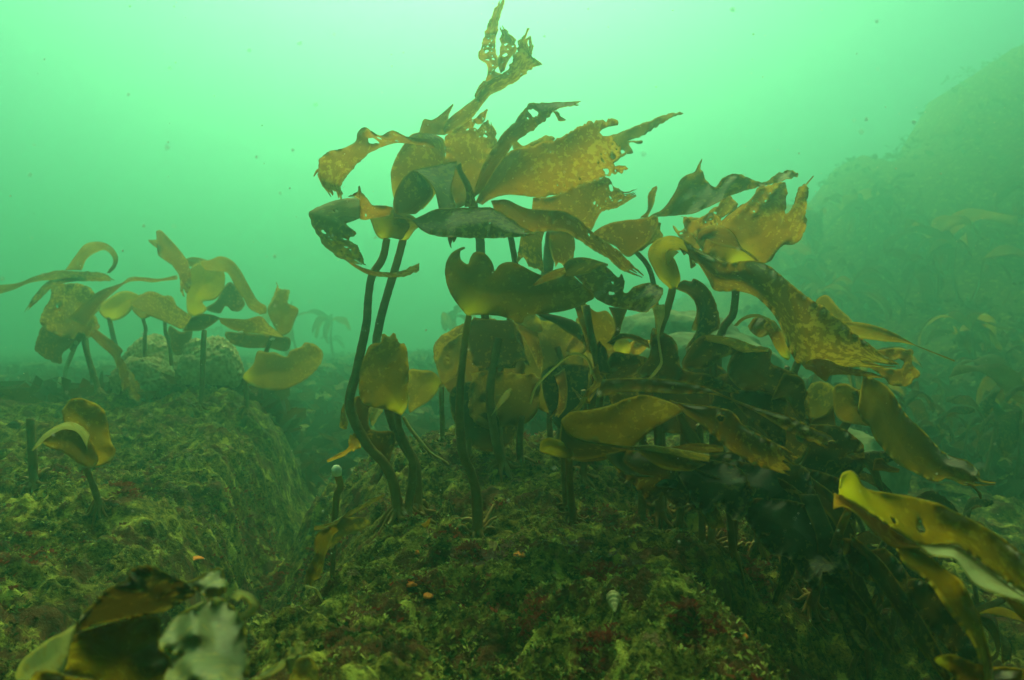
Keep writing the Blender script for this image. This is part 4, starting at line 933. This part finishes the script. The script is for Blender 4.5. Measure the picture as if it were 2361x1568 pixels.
K = plant('left kelp with a short upright frayed fan above the wide one', (600, 940), LG, Y=2.4)
stipe(K, '628,770 612,820 604,880', 2.36, 5, 6)
sheet(K, 'R1', '1852,602 1880,520 1912,430 1912,392 1935,440 2002,452 1992,540 2062,582 2040,660 2002,742 1932,752', 2.34, 'olive', (1900, 745), rag=2.5, bulge=0.03)
sheet(K, 'R1', '1560,742 1700,748 1850,760 2002,782 1982,872 1850,850 1720,852 1600,820', 2.38, 'deep', (1900, 860), rag=2)
for i, (lab, st, b) in enumerate([
    ('thin kelp stem left of the knobbly mounds, leaning right', '199,780 205,830 212,865', (215, 905)),
    ('thin dark kelp stem bent behind the knobbly mounds', '380,740 382,770 392,800', (402, 815)),
    ('thin far kelp stem with a crooked top between the left crowns', '330,735 336,760 334,780', (335, 790))]):
    K = plant(lab, b, LG, Y=2.45)
    stipe(K, st, 2.5, 4, 5)
    u, v = [float(q) for q in st.split()[0].split(',')]
    sheet(K, 'O', f'{u-4},{v} {u-26},{v-22} {u-18},{v-50} {u+10},{v-58} {u+26},{v-40} {u+20},{v-10} {u+4},{v}', 2.52, 'olive', (u, v), rag=2, d=5)
YS[0] = 1.0
# ------------------------------------------------------------------ knobbly mounds, sponges, snail, seaweed tufts
def knobbly(u, v, Y, ru, rv, label, seed):
    """a rounded mound wrapped in an even knobbly crust"""
    n, mr = 150, 60
    Y = Y * 1.38
    rad = ru / FPX * Y; hh = rv / FPX * Y
    cx, cyy, cz = at(u, v, Y)
    th = np.linspace(0, 2 * np.pi, n, endpoint=False); ph = np.linspace(0.0, 0.80 * np.pi, mr)
    T, P = np.meshgrid(th, ph)
    dx, dy, dz = np.sin(P) * np.cos(T), np.sin(P) * np.sin(T), np.cos(P)
    lump = 1 + 0.22 * fbm(dx * 1.6 + seed, dy * 1.6 + dz * 1.5, seed, 3)
    # even knobs from a sunflower spread of points
    N = 520
    k = np.arange(N) + 0.5
    pz = 1 - 1.8 * k / N; pr = np.sqrt(1 - pz ** 2); pa = k * 2.399963 + 0.15 * np.sin(k)
    pts = np.stack([pr * np.cos(pa), pr * np.sin(pa), pz], 1)
    D = np.stack([dx.ravel(), dy.ravel(), dz.ravel()], 1) @ pts.T
    dmin = np.arccos(np.clip(D.max(1), -1, 1)).reshape(T.shape)
    r = lump * (1 + 0.085 * np.exp(-(dmin / 0.060) ** 2) - 0.02)
    V = np.stack([cx + rad * r * dx, cyy + rad * 0.9 * r * dy, cz + hh * r * dz], -1).reshape(-1, 3)
    F = [(i * n + j, (i + 1) * n + j, (i + 1) * n + (j + 1) % n, i * n + (j + 1) % n) for i in range(mr - 1) for j in range(n)]
    o = mesh_obj('knobbly_mound', V.tolist(), F, M['knob'])
    tag(o, label, 'encrusted boulder', 'knobbly mounds among the left kelps')
M['knob'] = plain_mat('knobbly_crust', (0.30, 0.28, 0.11), (0.55, 0.50, 0.22), 45)
knobbly(354, 840, 2.66, 66, 62, 'smooth knobbly dome, the back one behind the other two', 1)
knobbly(336, 880, 2.44, 68, 58, 'knobbly dome in front, the lowest of the three', 4)
knobbly(484, 856, 2.40, 72, 74, 'shaggy knobbly dome right of the other two, behind the tall left stipe', 7)

def boulder(u, v, Y, ru, rv, label):
    n, mr = 120, 50
    rad = ru / FPX * Y; hh = rv / FPX * Y
    cx, cyy, cz = at(u, v, Y)
    T, P = np.meshgrid(np.linspace(0, 2 * np.pi, n, endpoint=False), np.linspace(0, 0.8 * np.pi, mr))
    dx, dy, dz = np.sin(P) * np.cos(T), np.sin(P) * np.sin(T), np.cos(P)
    r = 1 + 0.30 * fbm(dx * 1.5 + 3 + u, dy * 1.5 + dz * 1.3, 8, 3) + 0.05 * fbm(dx * 9 + u, dy * 9 + dz * 7, 9, 3)
    V = np.stack([cx + rad * r * dx, cyy + rad * r * dy, cz + hh * r * dz], -1).reshape(-1, 3)
    F = [(i * n + j, (i + 1) * n + j, (i + 1) * n + (j + 1) % n, i * n + (j + 1) % n) for i in range(mr - 1) for j in range(n)]
    o = mesh_obj('boulder', V.tolist(), F, M['rock'])
    tag(o, label, 'boulder', 'boulders behind the kelps')
M['rock'] = plain_mat('pale_rock', (0.08, 0.10, 0.04), (0.24, 0.26, 0.12), 9, 0.9, 0.8, 0.01)
boulder(1585, 845, 3.6, 190, 130, 'pale rounded boulder behind the thicket, framed by the bent dark strap')
boulder(1960, 1120, 2.9, 130, 110, 'pale boulder low behind the hanging olive blade')
M['sponge'] = plain_mat('orange_sponge', (0.62, 0.16, 0.02), (0.85, 0.26, 0.03), 60)
def sponge(u, v, w, h, label):
    Y = hit(u, v)
    V, F = [], []
    x0, y0, z0 = at(u, v, Y)
    n, m = 22, 9
    sd = nxt()
    for i in range(m):
        p = i / (m - 1) * math.pi * 0.55
        for j in range(n):
            a = 2 * math.pi * j / n
            k = 1 + 0.9 * float(vnoise(math.cos(a) * 1.7 + sd, math.sin(a) * 1.7 + p, sd))
            V.append((x0 + w / FPX * Y * math.sin(p) * math.cos(a) * k, y0 + h / FPX * Y * 1.6 * math.sin(p) * math.sin(a) * k, z0 + 0.002 + 0.005 * math.cos(p) * (1 + 0.8 * float(vnoise(a * 2, p * 4, sd)))))
    for i in range(m - 1):
        for j in range(n):
            F.append((i * n + j, (i + 1) * n + j, (i + 1) * n + (j + 1) % n, i * n + (j + 1) % n))
    o = mesh_obj('sponge', V, F, M['sponge'])
    tag(o, label, 'sponge', 'orange sponges on the mound')
sponge(1198, 1283, 15, 9, 'bright orange sponge patch right of the heart kelp foot')
sponge(945, 1352, 18, 6, 'orange sponge crust in front of the upright paddle kelp')
sponge(985, 1378, 13, 7, 'small orange sponge crust below the larger one')
sponge(962, 1278, 6, 4, 'tiny orange sponge dot near the kelp sprout')
sponge(450, 1290, 16, 9, 'dull orange sponge patch on the left mound')
sponge(1715, 1472, 9, 5, 'tiny orange sponge dot low on the right of the mound')

def snail():
    m = plain_mat('shell', (0.30, 0.25, 0.09), (0.52, 0.46, 0.20), 160)
    tip = np.array(at(1418, 1412, hit(1416, 1412) - 0.035)); top = np.array(at(1413, 1366, hit(1416, 1368) - 0.022))
    ax = tip - top; L = np.linalg.norm(ax); ax /= L
    e1 = np.cross(ax, (0, 1, 0)); e1 /= np.linalg.norm(e1); e2 = np.cross(ax, e1)
    V, F = [], []
    n, mm = 22, 34
    for i in range(mm):
        s = i / (mm - 1)
        prof = (0.014 * (1 - s) ** 0.9) * (1 + 0.10 * math.sin(s * 6 * 2 * math.pi)) * min(1, (s / 0.30) ** 0.5 if s > 0 else 0.02) + 0.0004
        for j in range(n):
            a = 2 * math.pi * j / n
            c = top + ax * L * s + (e1 * math.cos(a) + e2 * math.sin(a)) * prof * (1 + 0.05 * math.sin(a * 9 + s * 30))
            V.append(tuple(c))
    for i in range(mm - 1):
        for j in range(n):
            F.append((i * n + j, i * n + (j + 1) % n, (i + 1) * n + (j + 1) % n, (i + 1) * n + j))
    o = mesh_obj('sea_snail', V, F, m)
    tag(o, 'pale cone-shaped top shell pointing down on the front of the mound', 'snail')
snail()

def shellbit(u, v, Y, r, label):
    m = M.get('bit') or plain_mat('white_shell', (0.6, 0.62, 0.5), (0.85, 0.85, 0.75), 90)
    M['bit'] = m
    c = np.array(at(u, v, Y)); V, F = [], []
    n, k = 12, 8
    for i in range(k):
        p = math.pi * i / (k - 1)
        for j in range(n):
            a = 2 * math.pi * j / n
            V.append((c[0] + r * math.sin(p) * math.cos(a) * 1.3 + 1e-5 * i, c[1] + r * 0.7 * math.sin(p) * math.sin(a), c[2] + r * 0.6 * math.cos(p) + 0.2 * r * math.cos(a) * math.sin(p)))
    for i in range(k - 1):
        for j in range(n): F.append((i * n + j, (i + 1) * n + j, (i + 1) * n + (j + 1) % n, i * n + (j + 1) % n))
    o = mesh_obj('shell_bit', V, F, m)  # tiny bright specks, built as bits of shell
    tag(o, label, 'shell bit', 'small pale shell bits on the kelps')
shellbit(555, 766, 2.90, 0.008, 'tiny bright white shell bit under the left mottled strap')
shellbit(628, 782, 2.90, 0.0085, 'tiny pale shell bit at the right end of the left mottled strap')
shellbit(1527, 947, 1.40, 0.004, 'tiny pale shell bit in the dark behind the long brown blade')

# red seaweed tufts one can tell apart
M['red'] = kelp_mat('red_seaweed', (0.13, 0.026, 0.022), (0.30, 0.05, 0.03), 0.1, 0.0, 0.4)
M['mauve'] = kelp_mat('mauve_seaweed', (0.16, 0.10, 0.09), (0.26, 0.14, 0.10), 0.3, 0.0, 0.4)
def tuft_geo(V, F, p, size, nb, spread, flat=0.5, wid=0.22):
    for k in range(nb):
        a = random.uniform(0, 2 * math.pi)
        l = size * random.uniform(0.5, 1.1)
        d = np.array([math.cos(a) * spread, math.sin(a) * spread, random.uniform(flat, 1.0)]); d /= np.linalg.norm(d)
        sd_ = np.cross(d, (random.uniform(-1, 1), random.uniform(-1, 1), 0.6)); sd_ /= np.linalg.norm(sd_)
        q = np.array(p) + np.array([random.gauss(0, 1), random.gauss(0, 1), 0]) * size * 0.25
        w = l * wid * random.uniform(0.6, 1.2)
        bend = np.array([random.uniform(-.4, .4), random.uniform(-.4, .4), -0.2]) * l
        i = len(V)
        V += [tuple(q - sd_ * w * 0.3), tuple(q + sd_ * w * 0.3), tuple(q + d * l * 0.6 - sd_ * w), tuple(q + d * l * 0.6 + sd_ * w), tuple(q + d * l + bend * 0.5 + sd_ * w * 0.4)]
        F += [(i, i + 1, i + 3, i + 2), (i + 2, i + 3, i + 4)]
RT = [(1130, 1290, 'mauve', 0.060, 'mauve feathery seaweed tuft hanging below the heart kelp foot'),
      (1080, 1268, 'red', 0.045, 'dark red seaweed tuft around the foot of the heart kelp'),
      (1390, 1320, 'red', 0.050, 'dark red seaweed tuft above the top shell'),
      (1230, 1425, 'red', 0.045, 'dark red seaweed tuft left of the top shell, lower down'),
      (1380, 1490, 'red', 0.045, 'dark red seaweed tuft below the top shell'),
      (1330, 1262, 'mauve', 0.040, 'mauve seaweed tuft at the foot of the short pale stipe'),
      (1600, 1420, 'red', 0.060, 'wide maroon seaweed tuft in the middle of the right slope'),
      (1745, 1340, 'red', 0.050, 'dark red seaweed fringe under the pale patch near the mound edge'),
      (1450, 1300, 'mauve', 0.045, 'mauve seaweed tuft in the shade right of the short pale stipe'),
      (300, 1130, 'red', 0.06, 'dark red seaweed tuft at the foot of the square-bladed left kelp'),
      (640, 1350, 'red', 0.05, 'dark red seaweed tuft on the left flank of the mound')]
for u, v, mt, size, lab in RT:
    Y = hit(u, v); V, F = [], []
    c = at(u, v, Y)
    for _ in range(70):
        x = c[0] + random.gauss(0, 1) * size * 0.34; y = c[1] + random.gauss(0, 1) * size * 0.34
        tuft_geo(V, F, (x, y, float(ground(x, y)) - 0.002), size * 0.28, 7, 0.9, 0.5, 0.16)
    o = mesh_obj('red_seaweed', V, F, M[mt], attr=np.tile([0, 0, 0.3, 1], (len(V), 1)))
    tag(o, lab, 'seaweed', 'seaweed tufts on the mounds')

# turf nobody could count
def turf(name, mat, N, size, nb, spread, thresh, seed, label):
    xs = rng.uniform(-1.5, 0.75, N * 3); ys = 0.62 + (rng.random(N * 3) ** 1.4) * 1.9
    w = fbm(xs * 5, ys * 5, seed, 3)
    ok = w > thresh
    xs, ys = xs[ok][:N], ys[ok][:N]
    zs = ground(xs, ys)
    zok = zs > -0.72
    V, F = [], []
    for x, y, z in zip(xs[zok], ys[zok], zs[zok]):
        tuft_geo(V, F, (x, y, z - 0.002), size * random.uniform(0.5, 1.4), nb, spread)
    o = mesh_obj(name, V, F, mat, attr=np.tile([0, 0, 0.3, 1], (len(V), 1)))
    o['kind'] = 'stuff'; o['label'] = label
M['turf'] = plain_mat('pale_turf', (0.15, 0.165, 0.030), (0.38, 0.39, 0.08), 22, 0.9)
M['turf_dark'] = plain_mat('green_turf', (0.025, 0.055, 0.008), (0.07, 0.12, 0.018), 22, 0.9)
turf('coralline_turf', M['turf'], 20000, 0.0085, 5, 1.0, 0.02, 55, 'pale branching coralline turf on the mounds')
turf('green_turf', M['turf_dark'], 9000, 0.010, 5, 0.9, 0.05, 81, 'short dark green turf on the mounds')
turf('red_turf', M['red'], 6500, 0.012, 5, 0.9, 0.22, 97, 'low dark red seaweed turf on the mounds')

# ------------------------------------------------------------------ far kelps, fading in the water
def far_proto(seed, nbl, h, mat):
    random.seed(seed)
    o = bpy.data.objects.new('far_kelp', None); C.objects.link(o); o.empty_display_size = 0.05
    P = [np.array([0, 0, -0.03]), np.array([0.02, 0.01, h * 0.5]), np.array([0.05 * random.uniform(-1, 1), 0.0, h])]
    Q, _ = catmull(np.array(P), 10)
    V, F = tube_mesh(Q, np.linspace(0.013, 0.008, 10), 7)
    mesh_obj('stipe', V, F, M['stipe'], o, np.tile([0, 0, 0.3, 1], (len(V), 1)))
    top = Q[-1]
    for b in range(nbl):
        a = random.gauss(0.3, 1.1)
        L = h * random.uniform(0.5, 1.7); W = min(0.13, L * random.uniform(0.18, 0.30))
        V, F, A = [], [], []
        n, m = 16, 6
        dirn = np.array([math.cos(a), math.sin(a), 0]); sd_ = np.array([-math.sin(a), math.cos(a), random.uniform(-.7, .7)]); sd_ /= np.linalg.norm(sd_)
        up0 = random.uniform(0.2, 1.5); p = top.copy(); ang = up0
        curl = random.uniform(1.6, 3.6)
        for i in range(n):
            s = i / (n - 1)
            w = W * (min(1, s * 4 + 0.12)) * (1 - 0.55 * s ** 2.5) * (1 + 0.15 * random.uniform(-1, 1) * s)
            for j in range(m):
                t = j / (m - 1) - 0.5
                q = p + sd_ * w * t + np.array([0, 0, 0.02 * math.sin(s * 9 + t * 5 + b)])
                V.append(tuple(q)); A.append([math.exp(-(s / 0.12) ** 2) * 0.6, 0, s, 1])
            ang -= curl / n
            p = p + (dirn * math.cos(ang) + np.array([0, 0, math.sin(ang)])) * L / n
        for i in range(n - 1):
            for j in range(m - 1): F.append((i * m + j, (i + 1) * m + j, (i + 1) * m + j + 1, i * m + j + 1))
        ob = mesh_obj('blade', V, F, M[mat], o, A)
        thick(ob, 0.003)
    return o
protos = [far_proto(3, 5, 0.42, 'olive'), far_proto(8, 6, 0.5, 'brown'), far_proto(15, 4, 0.36, 'deep'), far_proto(21, 5, 0.46, 'yellow')]
used = set()
def far(u, v, k, s, rz, label, group, y0=5.6):
    Y = hit(u, v, y0)
    x, y, z = at(u, v, Y)
    z = float(ground(x, y))
    p = protos[k]
    if k not in used:
        used.add(k); r = p
    else:
        r = p.copy(); C.objects.link(r)
        for ch in list(p.children):
            c = ch.copy(); C.objects.link(c); c.parent = r
    r.location = (x, y, z); r.rotation_euler = (random.uniform(-.3, .3), random.uniform(-.3, .3), rz)
    r.scale = (s, s, s)
    tag(r, label, 'kelp', group)
random.seed(5)
SL = 'faint kelp fading into the green water on the slope at the right'
for k in range(34):
    u = random.uniform(1680, 2450); v = 520 + 330 * random.random() + max(0, (1900 - u)) * 0.5
    far(u, v, random.choice([0, 1, 2, 2]), random.uniform(0.9, 1.8), random.uniform(0, 6.28), SL, 'faint kelps on the right slope', 8.0)
for k in range(22):
    u = random.uniform(1930, 2450); v = random.uniform(860, 1180)
    far(u, v, random.choice([2, 2, 2, 0]), random.uniform(0.6, 1.0), random.uniform(0, 6.28), SL, 'faint kelps on the right slope', random.uniform(3.0, 4.2))
far(2255, 900, 3, 1.1, 0.6, 'faint yellow kelp on the slope near the right edge', 'faint kelps on the right slope', 3.6)
BL = 'faint kelp fading into the green water behind the gap left of the twin stipes'
for k in range(4):
    u = random.uniform(590, 1100); v = random.uniform(805, 850)
    far(u, v, random.choice([0, 1, 2]), random.uniform(0.8, 1.4), random.uniform(0, 6.28), BL, 'faint kelps behind the gap', random.uniform(7.0, 12.0))
FL = 'faint far kelp behind the left mound'
for k in range(2):
    u = random.uniform(-80, 580); v = random.uniform(795, 830)
    far(u, v, random.choice([0, 1, 2]), random.uniform(0.8, 1.4), random.uniform(0, 6.28), FL, 'faint kelps behind the left mound', random.uniform(8.0, 12.0))
CL = 'dim kelp on the chasm floor below the big near blade, lower right'
for k in range(9):
    u = random.uniform(1930, 2400); v = random.uniform(1330, 1620)
    far(u, v, random.choice([2, 2, 0]), random.uniform(0.42, 0.7), random.uniform(0, 6.28), CL, 'dim kelps on the chasm floor', 1.3)
for k, p in enumerate(protos):
    if k not in used:
        for ch in list(p.children): bpy.data.objects.remove(ch)
        bpy.data.objects.remove(p)

# low kelp too far and too dense to count
def undergrowth():
    V, F = [], []
    for k in range(6500):
        y = 3.3 + 10.5 * random.random() ** 1.2
        x = random.uniform(-0.9, 0.85) * y
        z = float(ground_smooth(np.array([x]), np.array([y]))[0])
        if z < -0.75 and y < 4: continue
        tuft_geo(V, F, (x, y, z - 0.02), random.uniform(0.10, 0.26) * (0.6 if y > 7 else 1), 4, 0.9, 0.35, 0.2)
    o = mesh_obj('far_undergrowth', V, F, M['deep'], attr=np.tile([0, 0, 0.3, 1], (len(V), 1)))
    o['kind'] = 'stuff'; o['label'] = 'low dark kelp covering the far seabed'
undergrowth()

# drifting specks
def snow():
    m = plain_mat('drifting_specks', (0.5, 0.5, 0.4), (0.7, 0.7, 0.6), 50)
    V, F = [], []
    for k in range(700):
        Y = random.uniform(0.5, 3.2)
        c = np.array([random.uniform(-0.75, 0.75) * Y, Y, random.uniform(-0.30, 0.47) * Y])
        r = random.uniform(0.0005, 0.0014)
        i = len(V)
        for d in ((1, 0, 0), (-1, 0, 0), (0, 1, 0), (0, -1, 0), (0, 0, 1), (0, 0, -1)):
            V.append(tuple(c + np.array(d) * r * random.uniform(0.5, 1.6)))
        F += [(i + a, i + b, i + e) for a, b, e in ((0, 2, 4), (2, 1, 4), (1, 3, 4), (3, 0, 4), (2, 0, 5), (1, 2, 5), (3, 1, 5), (0, 3, 5))]
    o = mesh_obj('drifting_specks', V, F, m)
    o['kind'] = 'stuff'; o['label'] = 'fine pale specks drifting in the water'
snow()
